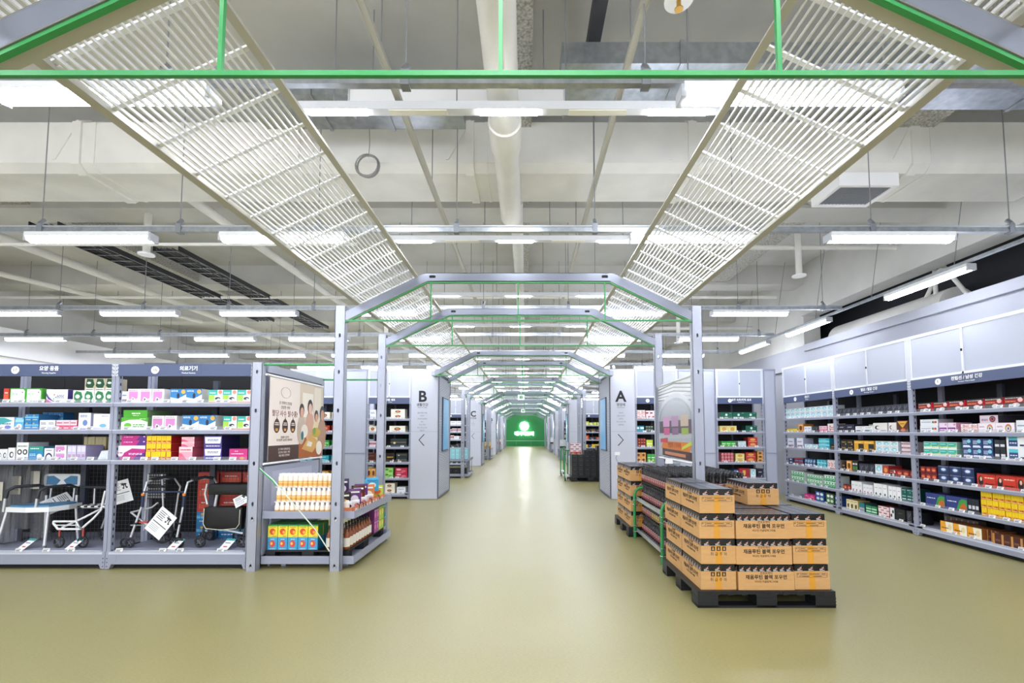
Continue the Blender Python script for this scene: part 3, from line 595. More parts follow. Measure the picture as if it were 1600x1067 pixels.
D = {
 'greenw': ('4fb53c', '58b83f', ('p', [(.06, .03), (.94, .03), (.94, .8), (.84, .93), (.06, .93)], 'f4f6f2'), ('t', .14, .55, .5, .68, '6d9a6a', 2), ('e', .8, .72, .04, .04, '2f4f38'), ('t', .3, .08, .8, .18, '9aa39a', 1)),
 'red': ('c93a2c', 'b83228', ('r', .1, .2, .9, .6, 'e0583c'), ('t', .2, .65, .8, .8, 'f4e2dc', 1)),
 'arcw': ('f2f1f4', '4a3a86', ('p', [(0, .75), (.12, .45), (.3, .18), (.5, .08), (.3, .1), (.1, .25), (0, .5)], '5a3f92'), ('p', [(0, .3), (.2, .1), (.3, 0), (0, 0)], 'd94f92'), ('e', .38, .6, .03, .06, 'd2452f'), ('e', .45, .4, .03, .06, '3a8fc2'), ('e', .36, .28, .03, .06, '4faa4f'), ('t', .5, .35, .85, .6, '5c6f88', 3)),
 'beanw': ('eef0ec', 'd9ddd6', ('p', [(.1, .3), (.3, .12), (.75, .12), (.95, .45), (.8, .85), (.3, .95), (.1, .7)], '1f7a44'), ('e', .45, .5, .22, .16, 'f3f6f2'), ('r', .15, .0, .85, .1, '4a5a50')),
 'beang': ('cbbfa8', 'b5aa94', ('p', [(.08, .35), (.3, .2), (.8, .2), (.97, .5), (.8, .95), (.2, .97)], '15502f'), ('e', .42, .62, .2, .1, 'eef3ee'), ('r', .1, .0, .9, .18, 'e9ece6'), ('t', .15, .04, .85, .15, '22392c', 1)),
 'tealdiag': ('e9eef5', '9fb4d6', ('p', [(0, .3), (0, .95), (.4, .95), (.9, .7), (.5, .55)], '44b3b5'), ('e', .62, .2, .2, .14, '6b77c9'), ('t', .3, .42, .8, .56, '2b5aa0', 1)),
 'sky': ('5cb7e3', '3c93c9', ('r', .0, .6, 1, .82, 'a9def2'), ('e', .5, .3, .32, .18, 'eef6fa'), ('t', .15, .85, .85, .95, 'e9f6ff', 1), ('e', .5, .25, .12, .08, 'e0667e')),
 'skyd': ('2f84c0', '2a74ad', ('r', .0, .5, 1, .7, '74c2e6'), ('t', .15, .25, .85, .4, 'dff0fa', 1), ('e', .3, .82, .12, .08, 'e6b052')),
 'plainw': ('f1f2f5', 'dfe2ea', ('t', .15, .55, .8, .8, '6c86b5', 2), ('r', .1, .1, .9, .25, 'c7d7ec')),
 'pinkred': ('f3d5e0', 'cf3a54', ('r', 0, 0, 1, .45, 'd8466c'), ('t', .15, .12, .8, .3, 'fbe7ee', 1), ('t', .1, .65, .85, .85, 'c7365a', 1)),
 'lavw': ('eef0f8', 'c7cbe0', ('e', .55, .4, .2, .18, '6d88c4'), ('t', .15, .75, .7, .9, '7b86ab', 2), ('r', .0, .0, 1, .08, 'b9b2de')),
 'lav2': ('f0effa', 'cfc9ea', ('e', .6, .25, .22, .12, '74b9d6'), ('t', .5, .84, .92, .9, '6a6f9a', 1), ('r', .04, .04, .96, .1, 'd9d3f0')),
 'circw': ('f0f0f1', 'cfd0d4', ('e', .27, .45, .2, .16, '24262c'), ('e', .27, .45, .11, .09, 'f0f0f1'), ('e', .74, .45, .2, .16, '24262c'), ('e', .74, .45, .11, .09, 'f0f0f1'), ('t', .12, .75, .9, .88, '8c8f97', 1), ('t', .12, .1, .9, .2, '8c8f97', 1)),
 'cbox': ('f0f0f1', 'cfd0d4', ('e', .5, .42, .3, .26, '24262c'), ('e', .55, .42, .18, .16, 'f0f0f1')),
 'blueg': ('2f8cc0', '2f6f9e', ('p', [(0, .6), (.5, .75), (1, .55), (1, 1), (0, 1)], '2f9f8d'), ('e', .75, .25, .18, .2, 'eaf2f8'), ('t', .1, .8, .7, .92, 'eef7f8', 1), ('t', .08, .3, .5, .5, 'cfe6f4', 2)),
 'purparc': ('f3f2f6', 'd9d7e4', ('e', .5, .15, .4, .45, '3c3468'), ('e', .5, .08, .28, .38, 'f3f2f6'), ('t', .2, .78, .8, .9, '77759a', 1)),
 'lavclear': ('cfc8e6', 'b7aed6', ('r', .08, .55, .92, .9, 'e5e0f2'), ('t', .15, .2, .85, .4, 'b04a6e', 2)),
 'pinkdev': ('f3f2f5', 'e4e3ea', ('p', [(.08, .1), (.45, .1), (.85, .35), (.85, .8), (.08, .8)], 'd78bc6'), ('p', [(.25, .14), (.55, .12), (.65, .3), (.35, .42)], 'f7f7f8'), ('p', [(.34, .17), (.5, .16), (.55, .28), (.4, .34)], '5a5c66'), ('t', .1, .86, .8, .94, 'a77ab0', 1)),
 'blueglu': ('eef3f8', 'c9ccc8', ('p', [(0, .4), (.5, .28), (1, .6), (1, 1), (0, 1)], '2e7fbf'), ('e', .82, .8, .14, .16, 'e4b24a'), ('e', .5, .5, .09, .2, '1c2440'), ('p', [(.55, .1), (.78, .14), (.85, .45), (.62, .38)], 'dfe6ee'), ('t', .06, .8, .5, .93, 'eaf4fb', 2)),
 'lime': ('eef1ef', 'd8dcda', ('r', 0, .12, .42, .6, 'a4d24a'), ('r', .0, .6, .62, 1, '35b3a8'), ('e', .82, .82, .14, .16, 'e58f80'), ('e', .65, .32, .2, .12, '20242c'), ('e', .72, .28, .1, .06, 'd9dde2'), ('t', .08, .72, .5, .88, 'eafaf7', 1), ('r', 0, 0, 1, .08, 'e0782e')),
 'greenbox': ('57b832', '7fae74', ('p', [(0, .0), (1, .0), (1, .62), (.7, .82), (.3, .8), (0, .6)], 'eef4e4'), ('e', .25, .35, .14, .2, '6cc23f'), ('t', .45, .2, .9, .5, '3f9a3c', 2), ('t', .7, .85, .95, .93, 'e9f6e0', 1)),
 'greentop': ('4caf2c', '76996c', ('t', .35, .45, .7, .75, 'f2fbea', 1), ('t', .4, .2, .65, .32, 'd6efc8', 1)),
 'magtop': ('c22a86', '7b2a86', ('p', [(.6, 0), (1, 0), (1, 1), (.75, 1)], '5a2d88'), ('t', .1, .6, .45, .8, 'f6d5ea', 1), ('e', .92, .75, .04, .12, 'eec7e6')),
 'magswirl': ('c12b86', '6a2b85', ('p', [(0, .55), (.3, .5), (.55, .8), (1, .75), (1, 1), (0, 1)], 'f5f0f6'), ('e', .16, .5, .13, .28, 'f5f0f6'), ('p', [(0, 0), (.22, 0), (.1, .3), (0, .35)], '5b2a86'), ('p', [(.6, 0), (1, 0), (1, .5), (.75, .4)], '5b2a86'), ('t', .45, .35, .9, .5, 'f6d5ea', 2), ('t', .08, .45, .24, .58, 'c2479a', 1)),
 'yellow': ('f4d215', 'b3262a', ('r', 0, 0, 1, .42, 'e9a81e'), ('p', [(.1, .1), (.45, .4), (.4, .1)], 'b33a20'), ('e', .7, .22, .22, .16, 'c9432c'), ('r', .45, .45, .5, 1, 'd8b40e'), ('t', .1, .1, .9, .25, 'fbeaa0', 1)),
 'pinkp': ('f0a7b8', 'c9566e', ('r', 0, .6, 1, 1, 'f6d3da'), ('t', .1, .72, .9, .88, 'c23b56', 1), ('p', [(.0, .0), (.6, .0), (.2, .5), (0, .5)], 'e0607e')),
 'navyw': ('45398c', '2c265e', ('p', [(.08, .35), (.92, .35), (.96, .9), (.04, .9)], 'f1f0f5'), ('t', .2, .55, .8, .75, '4a5a9a', 2), ('t', .12, .1, .9, .25, 'e4e0f2', 1)),
 'magenta': ('d02b80', 'a01d62', ('t', .1, .5, .8, .65, 'f8d8ea', 1), ('t', .3, .75, .5, .85, 'f8d8ea', 1), ('e', .7, .15, .13, .12, 'e09a3a')),
 'cream': ('efe2b0', 'd6c894', ('t', .2, .4, .8, .7, '54482a', 1)),
 # right wall
 'redblk': ('a51c22', 'd8313f', ('r', 0, .0, .98, .4, '2c2426'), ('r', 0, .75, 1, 1, '231d20'), ('t', .06, .5, .62, .66, 'f0a24e', 1), ('e', .82, .66, .13, .2, 'f6c3c0'), ('e', .6, .2, .2, .2, 'd9d4d0'), ('t', .05, .82, .9, .92, 'e9e2dc', 1)),
 'whitestk': ('eceef2', 'a9aab2', ('e', .72, .55, .05, .18, '3b8a5a'), ('e', .8, .55, .05, .18, 'e2862e'), ('e', .88, .55, .05, .18, 'c33b4a'), ('t', .08, .5, .6, .7, '8a92a8', 1)),
 'purpk': ('efdcec', 'cf8fb0', ('r', .02, .15, .9, .5, '8b2f8a'), ('t', .08, .22, .8, .42, 'f2dcf0', 1), ('e', .8, .8, .1, .1, 'e08aa0')),
 'pnkwht': ('f3e3e2', 'e0b8b4', ('e', .4, .5, .12, .3, '3a2a34'), ('e', .4, .5, .07, .18, 'f3e3e2'), ('t', .55, .3, .95, .7, 'd1503c', 2), ('r', 0, 0, 1, .12, 'ee8a76')),
 'rainbow': ('f2e9ee', 'd2c6ce', ('e', .68, .45, .17, .42, 'd8404a'), ('e', .68, .43, .145, .36, 'e8b545'), ('e', .68, .41, .12, .3, '4b9d5c'), ('e', .68, .39, .095, .25, 'f2e9ee'), ('e', .68, .4, .05, .16, '3a4ea0'), ('t', .08, .55, .4, .7, 'b05a7a', 2)),
 'rainbowd': ('e3cfdc', '35343c', ('e', .7, .5, .17, .4, '2d2b38'), ('e', .7, .5, .12, .28, 'c24c52'), ('e', .7, .5, .06, .16, '2d2b38'), ('t', .1, .3, .45, .6, '6a2a5a', 2)),
 'tealime': ('e6f2ea', '7fa89c', ('r', .02, .35, .98, .95, '38b7a6'), ('p', [(.1, .35), (.6, .3), (.98, .55), (.98, .3), (.1, .2)], 'c6d94a'), ('t', .1, .65, .7, .78, 'def5f0', 1)),
 'navybox': ('2a4478', '17233f', ('e', .7, .72, .18, .2, '7fd0de'), ('p', [(.05, .08), (.9, .08), (.75, .3), (.1, .3)], 'd9e4ee'), ('t', .1, .45, .55, .85, 'c5d5e8', 3)),
 'darkbot': ('20242f', '15171d', ('r', .1, .3, .9, .55, 'd9dadd')),
 'whnavy': ('eef0f4', 'c2c6d0', ('r', .08, .12, .42, .9, '2a4478'), ('r', .08, .62, .42, .9, '59c2cf'), ('t', .12, .35, .38, .5, 'e8eef6', 1), ('t', .5, .15, .95, .4, '2b2d36', 1)),
 'dkred': ('7e1c22', '4e1216', ('e', .5, .55, .36, .26, 'd9582a'), ('t', .25, .48, .75, .6, 'f2d3a8', 1), ('r', 0, 0, 1, .12, '521015')),
 'navyrnd': ('1f2f58', '111a30', ('e', .5, .55, .3, .3, '41609c'), ('e', .5, .55, .2, .17, 'dfe8f2'), ('t', .05, .9, .95, .96, 'c8d3e6', 1)),
 'redbig': ('cf3320', '9c2418', ('e', .2, .45, .14, .4, '2a1716'), ('e', .22, .6, .06, .16, 'e8c3a4'), ('t', .42, .68, .92, .8, 'f5e2c4', 1), ('t', .45, .22, .92, .36, '3d1512', 1), ('r', 0, .92, 1, 1, 'a62a1c')),
 'navygrn': ('2c3a7e', '1c2450', ('p', [(.5, .08), (.62, .7), (.75, .88), (.97, .85), (.97, .08)], '3f9a3c'), ('p', [(.62, .1), (.72, .5), (.85, .6), (.95, .4), (.95, .1)], 'c7682c'), ('t', .08, .6, .5, .72, 'dfe4f4', 1)),
 'browngr': ('6e655e', '4a423c', ('r', .05, .1, .3, .9, 'b9b4ae')),
 'orangew': ('e9a32a', '8c5222', ('p', [(.5, 0), (1, 0), (1, 1), (.4, 1)], 'f1ead6'), ('t', .1, .3, .65, .5, '6a3a14', 1), ('e', .75, .5, .16, .3, 'e6d3a0')),
 'brown': ('4b211c', '7a4a26', ('r', 0, 0, .25, 1, 'c48a4c'), ('t', .35, .3, .9, .5, 'a06a4c', 2)),
 'charc': ('33353f', '22232a', ('p', [(.35, .2), (.45, .2), (.45, .85), (.35, .85)], '6b6e7a'), ('p', [(.45, .5), (.8, .85), (.85, .75), (.5, .45)], '6b6e7a'), ('t', .15, .05, .85, .12, 'd6d7dc', 1)),
 'darkbx': ('26293a', '1b1d28', ('t', .2, .6, .7, .75, 'c9cbd3', 1), ('p', [(.6, .1), (.7, .1), (.8, .4)], 'e0e0e4')),
 'whgrn': ('f0f1f0', 'd5d7d6', ('r', .1, .15, .9, .4, '66748a'), ('e', .6, .3, .1, .1, '6fae4f'), ('t', .15, .7, .8, .85, '555a66', 1)),
 'cwhite': ('efeae6', 'd2cec9', ('e', .3, .5, .18, .22, '24262c'), ('e', .36, .5, .12, .16, 'efeae6'), ('t', .55, .15, .9, .3, '8d8f98', 1)),
 'goldfan': ('5a2f1c', '3a1e12', ('p', [(.05, .95), (.95, .95), (.55, .4), (.45, .4)], 'e0a63c'), ('e', .55, .2, .2, .15, 'd26a34'), ('t', .3, .7, .7, .8, '7a4a12', 1)),
 'blkgold': ('221d18', '16130f', ('t', .2, .5, .85, .7, 'e0a63c', 1), ('e', .85, .2, .08, .1, 'e8dcc4')),
 'yelblk': ('e8ab2e', 'c28a20', ('r', .45, .0, 1, .72, '1c1a18'), ('t', .55, .2, .95, .35, 'd9b46a', 1), ('t', .08, .8, .8, .9, 'fbe6b0', 1)),
 'whteal': ('eef3f5', 'c5cfd6', ('e', .5, .6, .38, .28, '8fd8e2'), ('e', .55, .55, .2, .16, 'd9f2f5'), ('t', .1, .88, .9, .96, '30333b', 1), ('t', .1, .08, .9, .16, '596a7c', 1)),
 'pnkstk': ('e5d5da', 'c0b4b8', ('r', 0, .4, 1, .75, '8f2b48'), ('t', .1, .5, .9, .65, 'f2e2e8', 1)),
 'whred': ('efe9ec', 'd4ccd2', ('r', .02, .55, .98, .85, 'cf2e4c'), ('t', .1, .62, .9, .76, 'fbe9ee', 1), ('t', .1, .15, .8, .35, 'c9546e', 1)),
 'tallw': ('f4f3f5', 'd8d7dc', ('r', .35, .08, .7, .3, 'b46a80'), ('t', .2, .6, .8, .75, 'b9bac2', 2)),
 'tallw2': ('f5f5f5', 'dadada', ('e', .5, .2, .18, .1, '2d5f5a'), ('t', .2, .65, .8, .75, 'a9aab2', 1)),
 'dkteal': ('125a55', '0d3e3b', ('r', .1, .15, .9, .22, 'dff0ee'), ('r', .1, .38, .9, .44, 'b9dcd8'), ('t', .1, .85, .9, .93, 'e6f4f2', 1), ('e', .7, .7, .15, .06, '3fb5a8')),
 'creamdog': ('ecdfae', 'd9b264', ('p', [(.3, .1), (.7, .1), (.75, .5), (.5, .6), (.25, .45)], '33291e'), ('t', .15, .78, .85, .9, '7a6a3a', 1)),
 'tealgrey': ('2e7f80', '3d5f66', ('r', 0, 0, 1, .45, 'b9bcc4'), ('t', .1, .12, .9, .3, '4a4d56', 2)),
 'greenstr': ('2f8a5a', '23533a', ('r', .03, .55, .97, .68, 'd6ecdc'), ('r', .03, .2, .97, .33, 'd6ecdc')),
 'redwht': ('f0dfe2', 'b3343e', ('r', 0, .62, .6, .8, '8b2a30'), ('r', .5, .15, 1, .32, 'c63e48')),
 'whblk': ('e9e9ec', '3a3a42', ('e', .3, .3, .2, .16, '24262c'), ('e', .7, .65, .2, .16, '24262c')),
 'blackb': ('1d1e22', '141518', ('t', .3, .6, .7, .7, '6b6e76', 1)),
 'yellow2': ('ecd02a', 'c9a81e', ('t', .1, .4, .9, .6, 'b5541e', 1)),
 'whlav': ('d9dbe8', 'a9adc2', ('r', .1, .1, .9, .3, '8f6f86'), ('t', .15, .6, .8, .75, '3d4250', 1)),
 'turq': ('2fa9bf', '2786a0', ('p', [(0, 0), (1, 0), (1, .3), (.5, .5), (0, .35)], '8fdce0'), ('t', .1, .7, .7, .85, 'e2f7fa', 1)),
 'navyr': ('28386e', '182248', ('r', 0, .65, 1, 1, 'a83b3c'), ('t', .1, .2, .9, .4, 'dfe3ee', 1)),
 'greenbot': ('1f9a58', 'cfd8d2', ('e', .5, .5, .36, .34, 'dff2e6'), ('e', .5, .4, .24, .16, '2fae68'), ('r', .0, .85, 1, 1, 'e9f2ec')),
 'circblue': ('2c4f96', '24407a', ('e', .3, .75, .18, .14, 'eef2f8'), ('e', .75, .75, .18, .14, 'eef2f8'), ('e', .3, .3, .18, .14, 'cfe6d8'), ('e', .75, .3, .18, .14, 'cfe6d8')),
 'circgrn': ('4f6f3a', '384f2a', ('e', .3, .75, .18, .14, 'eef2f8'), ('e', .75, .75, .18, .14, 'eef2f8'), ('e', .3, .3, .18, .14, 'cfe6d8'), ('e', .75, .3, .18, .14, 'cfe6d8')),
 'dkgreen': ('17614e', '0f4638', ('e', .5, .6, .1, .2, 'cfe8de'), ('t', .35, .12, .65, .3, 'e6f2ee', 1), ('t', .75, .85, .95, .92, 'cfe8de', 1)),
 'creamy': ('ecdc92', 'c9b56a', ('e', .5, .5, .28, .28, 'd9a84a'), ('t', .1, .8, .9, .9, '8a6a2c', 1)),
 'green': ('3faf4a', '2c7a36', ('t', .1, .5, .9, .75, 'eaf8ea', 1), ('e', .5, .25, .2, .12, 'd8e85a')),
 'redd': ('c23a30', '8e2822', ('e', .5, .55, .3, .26, 'e8a34c'), ('t', .1, .1, .9, .25, 'f6dcd0', 1)),
 'crest': ('a8232c', '6e161c', ('p', [(.36, .8), (.64, .8), (.64, .4), (.5, .2), (.36, .4)], 'e0b860'), ('t', .3, .06, .7, .14, 'ecd9a8', 1)),
 'pinkpot': ('b94a56', '8e3540', ('e', .5, .5, .34, .36, 'e8b8bc'), ('e', .5, .45, .16, .2, 'b02c3a')),
 'gift': ('f0ead9', 'd2c9b2', ('e', .5, .5, .2, .24, '6a2f28'), ('e', .5, .5, .12, .14, 'd98a4a'), ('t', .25, .12, .75, .2, '7a6a5a', 1)),
 'giftdk': ('1e3138', '142228', ('r', 0, .55, 1, .6, 'b58a4a'), ('e', .25, .5, .08, .14, 'd9c08a')),
 'grnpat': ('9fd46a', '6aa23c', ('e', .3, .65, .2, .2, '3f9a3c'), ('e', .7, .35, .2, .2, '4fae4a'), ('t', .3, .85, .9, .95, 'f4fbe8', 1)),
 'redpat': ('c42a4c', '8a1c34', ('e', .3, .65, .2, .2, 'f0b8c0'), ('e', .7, .35, .2, .2, 'e86a80'), ('t', .1, .05, .7, .15, 'fbe4e8', 1)),
 'mixorg': ('e2a04c', 'b5742c', ('e', .5, .5, .28, .28, '6a3a1c'), ('t', .1, .8, .9, .92, 'f6e6c8', 1)),
 'teal2': ('2b93a8', '1f6c7c', ('r', .1, .5, .9, .8, 'dff2f5')),
 'dark2': ('22262c', '15181c', ('r', .1, .2, .9, .5, '4f8a3c'), ('r', .1, .65, .9, .8, 'd9dcd4')),
 'limeyel': ('c9d64a', '94a02c', ('t', .1, .4, .9, .6, 'f6f9dc', 1)),
 'juicey': ('f0dc3a', '4f9a5c', ('p', [(0, .88), (1, .88), (1, 1), (0, 1)], '3f9a5a'), ('e', .48, .45, .3, .26, 'e0542c'), ('e', .6, .4, .14, .12, 'f2b23a'), ('t', .2, .78, .8, .86, '2f7a4c', 1), ('t', .5, .06, .9, .14, 'b53a2a', 1)),
 'juiceb': ('3f9fd0', '2f7fae', ('e', .48, .48, .3, .27, 'd9503a'), ('e', .4, .5, .12, .12, 'f0c070'), ('t', .3, .82, .7, .9, 'e6f4fa', 1), ('t', .2, .06, .8, .14, 'e6f4fa', 1)),
 'purpbx': ('9a3f8e', '6a2a62', ('e', .5, .5, .3, .26, 'e07ab0'), ('t', .1, .82, .9, .92, 'f6e0f0', 1)),
 'limebx': ('b7cf3c', '86992a', ('e', .5, .5, .3, .26, 'e8e26a'), ('t', .1, .82, .9, .92, '4a5a1a', 1)),
 'tealbx': ('2fa3a8', '227a7e', ('e', .5, .5, .26, .22, 'e2653a'), ('t', .1, .82, .9, .92, 'e2f6f6', 1)),
 'blkpack': ('1a1a1e', '26262b', ('p', [(.2, .55), (.42, .62), (.75, .88), (.6, .6), (.5, .45), (.42, .55)], 'd98a74'), ('t', .12, .12, .88, .36, 'dcdcdf', 2)),
 'bluebrd': ('9fdbe6', '7cc3d2', ('t', .2, .4, .8, .6, 'e9f8fb', 1)),
}
KIND = {}
for k_, v_ in (('monitor_box', 'pinkdev blueglu lime lavw lav2'), ('food_box', 'greenw arcw beanw beang greenbox greentop navygrn orangew goldfan mixorg creamdog'), ('vitamin_box', 'yellow navybox navyrnd whnavy tealime redbig dkred redd whteal limeyel dkgreen'),
    ('gift_box', 'gift giftdk blkgold brown crest browngr charc pnkstk creamy'), ('drink_box', 'green greenbot darkbot dkteal circblue circgrn darkbx grnpat redpat'), ('bandage_box', 'plainw circw cbox tallw tallw2 whlav sky skyd purparc lavclear turq')):
    for q_ in v_.split(): KIND[q_] = k_
_P = {}; N_PROD = 0
def place_pack(des, w, h, d, loc, rz, label, group, name='product_box', cat='box'):
    global N_PROD
    k = (des, round(w, 3), round(h, 3), round(d, 3))
    if k not in _P: _P[k] = pack_mesh(k[1], k[2], k[3], D[des])
    if name == 'product_box': name = KIND.get(des, 'medicine_box')
    o = link(name, _P[k], None, loc, rz); tag(o, label, cat, group); N_PROD += 1; return o
def join(*a): return ', '.join(x for x in a if x)
def stock(fr, a0, a1, z, n, tiers, h, des, desc, where, d=.2, y=.03, name='product_box', cat='box', gap=.004, shift=0.0):
    """a run of n packs side by side, tiers high, filling pixel columns a0..a1 of the photo on a rack's front"""
    if fr == 'L': x0, x1 = GX(a0), GX(a1)
    elif fr == 'R': x0, x1 = -(5.345*F/(a0-822)), -(5.345*F/(a1-822))
    else: x0, x1 = CX+(a0-822)*(BY+.05)/F, CX+(a1-822)*(BY+.05)/F
    w = (x1-x0)/n
    for t in range(tiers):
        for i in range(n):
            xx = x0+w*i+gap/2+random.uniform(-.001, .001)+t*shift; yy = y+random.uniform(0, .006)
            zz = z+.001+t*(h+.0008)
            lab = join(desc, ordl(i, n), tierw(t, tiers), where)
            if fr == 'L': place_pack(des, w-gap, h, d, (xx, LY+yy, zz), 0, lab, desc+' '+where, name, cat)
            elif fr == 'R': place_pack(des, w-gap, h, d, (5.4+yy, -xx, zz), -PI/2, lab, desc+' '+where, name, cat)
            else: place_pack(des, w-gap, h, d, (xx, BY+yy, zz), 0, lab, desc+' '+where, name, cat)
Z1, Z2, Z3 = LSH[0], LSH[1], LSH[2]
W = 'top nursing shelf'
stock('L', 1, 10, Z1, 1, 1, .15, 'red', 'red carton end', W)
stock('L', 11, 61, Z1, 2, 1, .152, 'greenw', 'white box with green rim', W, .3)
stock('L', 68, 102, Z1, 1, 1, .14, 'arcw', 'white box with purple arc', W, .25)
stock('L', 110, 126.5, Z1, 1, 1, .13, 'beanw', 'green and white food pack', W, .14)
stock('L', 127, 176, Z1, 3, 1, .13, 'beanw', 'green patterned food pack', W, .14)
for o in range(1): stock('L', 127, 176, Z1+.1315, 3, 1, .125, 'beang', 'beige and green food pack on top', W, .14)
W = 'second nursing shelf'
stock('L', -6, 21, Z2, 1, 1, .13, 'tealdiag', 'white box with teal diagonal', W)
stock('L', 22, 36, Z2, 1, 1, .13, 'sky', 'light blue box with pink face', W)
stock('L', 36.5, 59, Z2, 2, 2, .08, 'skyd', 'small sky blue box', W)
stock('L', 28, 62, Z2, 4, 1, .19, 'skyd', 'taller blue box behind', W, .12, .26)
stock('L', 60, 85, Z2, 2, 1, .1, 'plainw', 'plain white box', W)
stock('L', 86, 119, Z2, 3, 1, .1, 'pinkred', 'pink and red box', W)
stock('L', 84, 120, Z2, 5, 1, .17, 'whred', 'white and red box behind pink ones', W, .1, .28)
stock('L', 120.5, 140, Z2, 1, 1, .175, 'lavw', 'tall white box with blue device', W)
stock('L', 144, 170, Z2, 1, 1, .165, 'lav2', 'square white lavender box', W)
W = 'third nursing shelf'
stock('L', -4, 13, Z3, 2, 1, .11, 'cbox', 'small white box with ring', W)
stock('L', 13.5, 25, Z3, 1, 1, .125, 'cbox', 'white box with large ring', W)
stock('L', 26, 45, Z3, 1, 1, .18, 'circw', 'tall white box with two rings', W)
stock('L', 46, 69, Z3, 1, 1, .14, 'blueg', 'blue and green box', W)
stock('L', 70, 85, Z3, 1, 1, .12, 'purparc', 'white box with purple arch', W)
stock('L', 87, 105, Z3, 1, 2, .075, 'pinkdev', 'flat white lavender box', W)
stock('L', 106, 135, Z3, 4, 1, .15, 'lavclear', 'lavender box', W)
stock('L', 83, 121, Z3, 6, 1, .235, 'cream', 'cream box far back', W, .08, .36)
stock('L', 123, 137, Z3, 2, 1, .27, 'yellow2', 'yellow box far back', W, .08, .38)
stock('L', 139, 152, Z3, 2, 1, .255, 'whgrn', 'white box far back', W, .08, .38)
W = 'top medical shelf'
stock('L', 186, 196, Z1, 1, 1, .12, 'whlav', 'small grey box', W)
stock('L', 196, 253, Z1, 3, 1, .145, 'pinkdev', 'white box with pink monitor picture', W, .3)
stock('L', 262.5, 313, Z1, 2, 1, .145, 'blueglu', 'blue and white meter box', W, .3)
stock('L', 323, 391, Z1, 3, 1, .135, 'lime', 'lime and teal monitor box', W, .3)
W = 'second medical shelf'
stock('L', 188, 230, Z2, 1, 1, .128, 'greenbox', 'large green and white box', W, .35)
stock('L', 191, 229, Z2+.1295, 1, 1, .075, 'greentop', 'flat green box on green box', W, .35)
stock('L', 236, 275, Z2, 2, 1, .145, 'pinkdev', 'white box with pink monitor picture', W, .3)
stock('L', 283.5, 336, Z2, 2, 1, .15, 'blueglu', 'blue and white meter box', W, .3)
stock('L', 347.5, 391, Z2, 2, 1, .14, 'lime', 'lime and teal monitor box', W, .3)
W = 'third medical shelf'
stock('L', 181, 228, Z3, 1, 1, .148, 'magswirl', 'long magenta box with white swirl', W, .3)
stock('L', 190, 229, Z3+.1495, 1, 2, .052, 'magtop', 'flat magenta purple box', W, .3)
stock('L', 228.5, 268, Z3, 5, 3, .083, 'yellow', 'small yellow and red box', W, .3)
stock('L', 280.5, 302, Z3, 1, 1, .135, 'pinkp', 'pink box with pale top', W, .25)
stock('L', 283.5, 304, Z3+.1365, 1, 2, .05, 'pinkp', 'flat pink box on pink box', W, .25)
stock('L', 318.5, 347, Z3, 1, 2, .125, 'navyw', 'navy box with white panel', W, .3)
stock('L', 359, 388, Z3, 1, 1, .115, 'magenta', 'magenta box', W, .25)
r = tag(MB().prism([(0, 0, 0), (.1, .02, .0), (.12, .04, .1), (.01, .03, .09)], (0, .002, 0), M('dfe6ee', .4)).build('paper_sheet', None, (GX(150), LY+.06, Z3+.001)), 'tilted pale leaflet at the right end of the third nursing shelf', 'leaflet')
# ---- right wall
z = SH_R; W = 'top shelf, nearest wall bay'
for i, (a, b_) in enumerate(((1434.8, 1458), (1459, 1482), (1483, 1510), (1511, 1538), (1539, 1569), (1570, 1603))):
    yy = 5.345*F/(a-822)-5.345*F/(b_-822)
    place_pack('redblk', .2, .118, .22, (5.43, 5.345*F/(a-822), z[0]+.001), -PI/2, join('red and black box', ordl(i, 6), W), 'red and black boxes '+W)
W = 'second shelf, nearest wall bay'
stock('R', 1436, 1464, z[1], 1, 2, .085, 'whitestk', 'white box with three dots', W, .2)
stock('R', 1465.5, 1492, z[1], 2, 1, .12, 'purpk', 'pink box with purple band', W)
stock('R', 1499, 1525, z[1], 2, 2, .05, 'pnkwht', 'flat pink white box', W)
stock('R', 1526, 1583, z[1], 2, 1, .105, 'rainbow', 'long white box with rainbow emblem', W)
stock('R', 1529, 1558, z[1]+.1065, 1, 1, .09, 'rainbowd', 'pink box with dark emblem on top', W, .3)
stock('R', 1586, 1612, z[1], 1, 1, .13, 'whitestk', 'pale box at right end', W)
W = 'third shelf, nearest wall bay'
stock('R', 1440, 1491, z[2], 4, 2, .09, 'tealime', 'teal and lime box', W)
stock('R', 1500, 1548, z[2], 3, 2, .115, 'navybox', 'navy box with pale picture', W)
stock('R', 1549.5, 1567, z[2], 2, 2, .11, 'darkbot', 'dark bottle box', W)
stock('R', 1569, 1612, z[2], 1, 2, .135, 'whnavy', 'white box with navy panel', W)
W = 'fourth shelf, nearest wall bay'
stock('R', 1433, 1458, z[3], 3, 2, .09, 'dkred', 'dark red box', W)
stock('R', 1460, 1516, z[3], 3, 2, .105, 'navyrnd', 'navy box with round emblem', W)
stock('R', 1520, 1614, z[3], 3, 1, .155, 'redbig', 'large red box with athlete', W)
W = 'fifth shelf, nearest wall bay'
stock('R', 1439, 1503, z[4], 2, 1, .17, 'navygrn', 'long navy box with salad picture', W)
stock('R', 1504, 1521, z[4], 3, 1, .17, 'darkbot', 'dark bottle box', W)
stock('R', 1524, 1612, z[4], 9, 3, .092, 'yellow', 'small yellow box', W)
W = 'base shelf, nearest wall bay'
stock('R', 1440, 1490, z[5], 6, 1, .16, 'browngr', 'grey brown box at back', W, .1, .26)
stock('R', 1459.6, 1523, z[5], 3, 1, .125, 'orangew', 'orange and white box', W, .22)
stock('R', 1524, 1543, z[5], 3, 1, .125, 'brown', 'dark tan box', W, .2, .08)
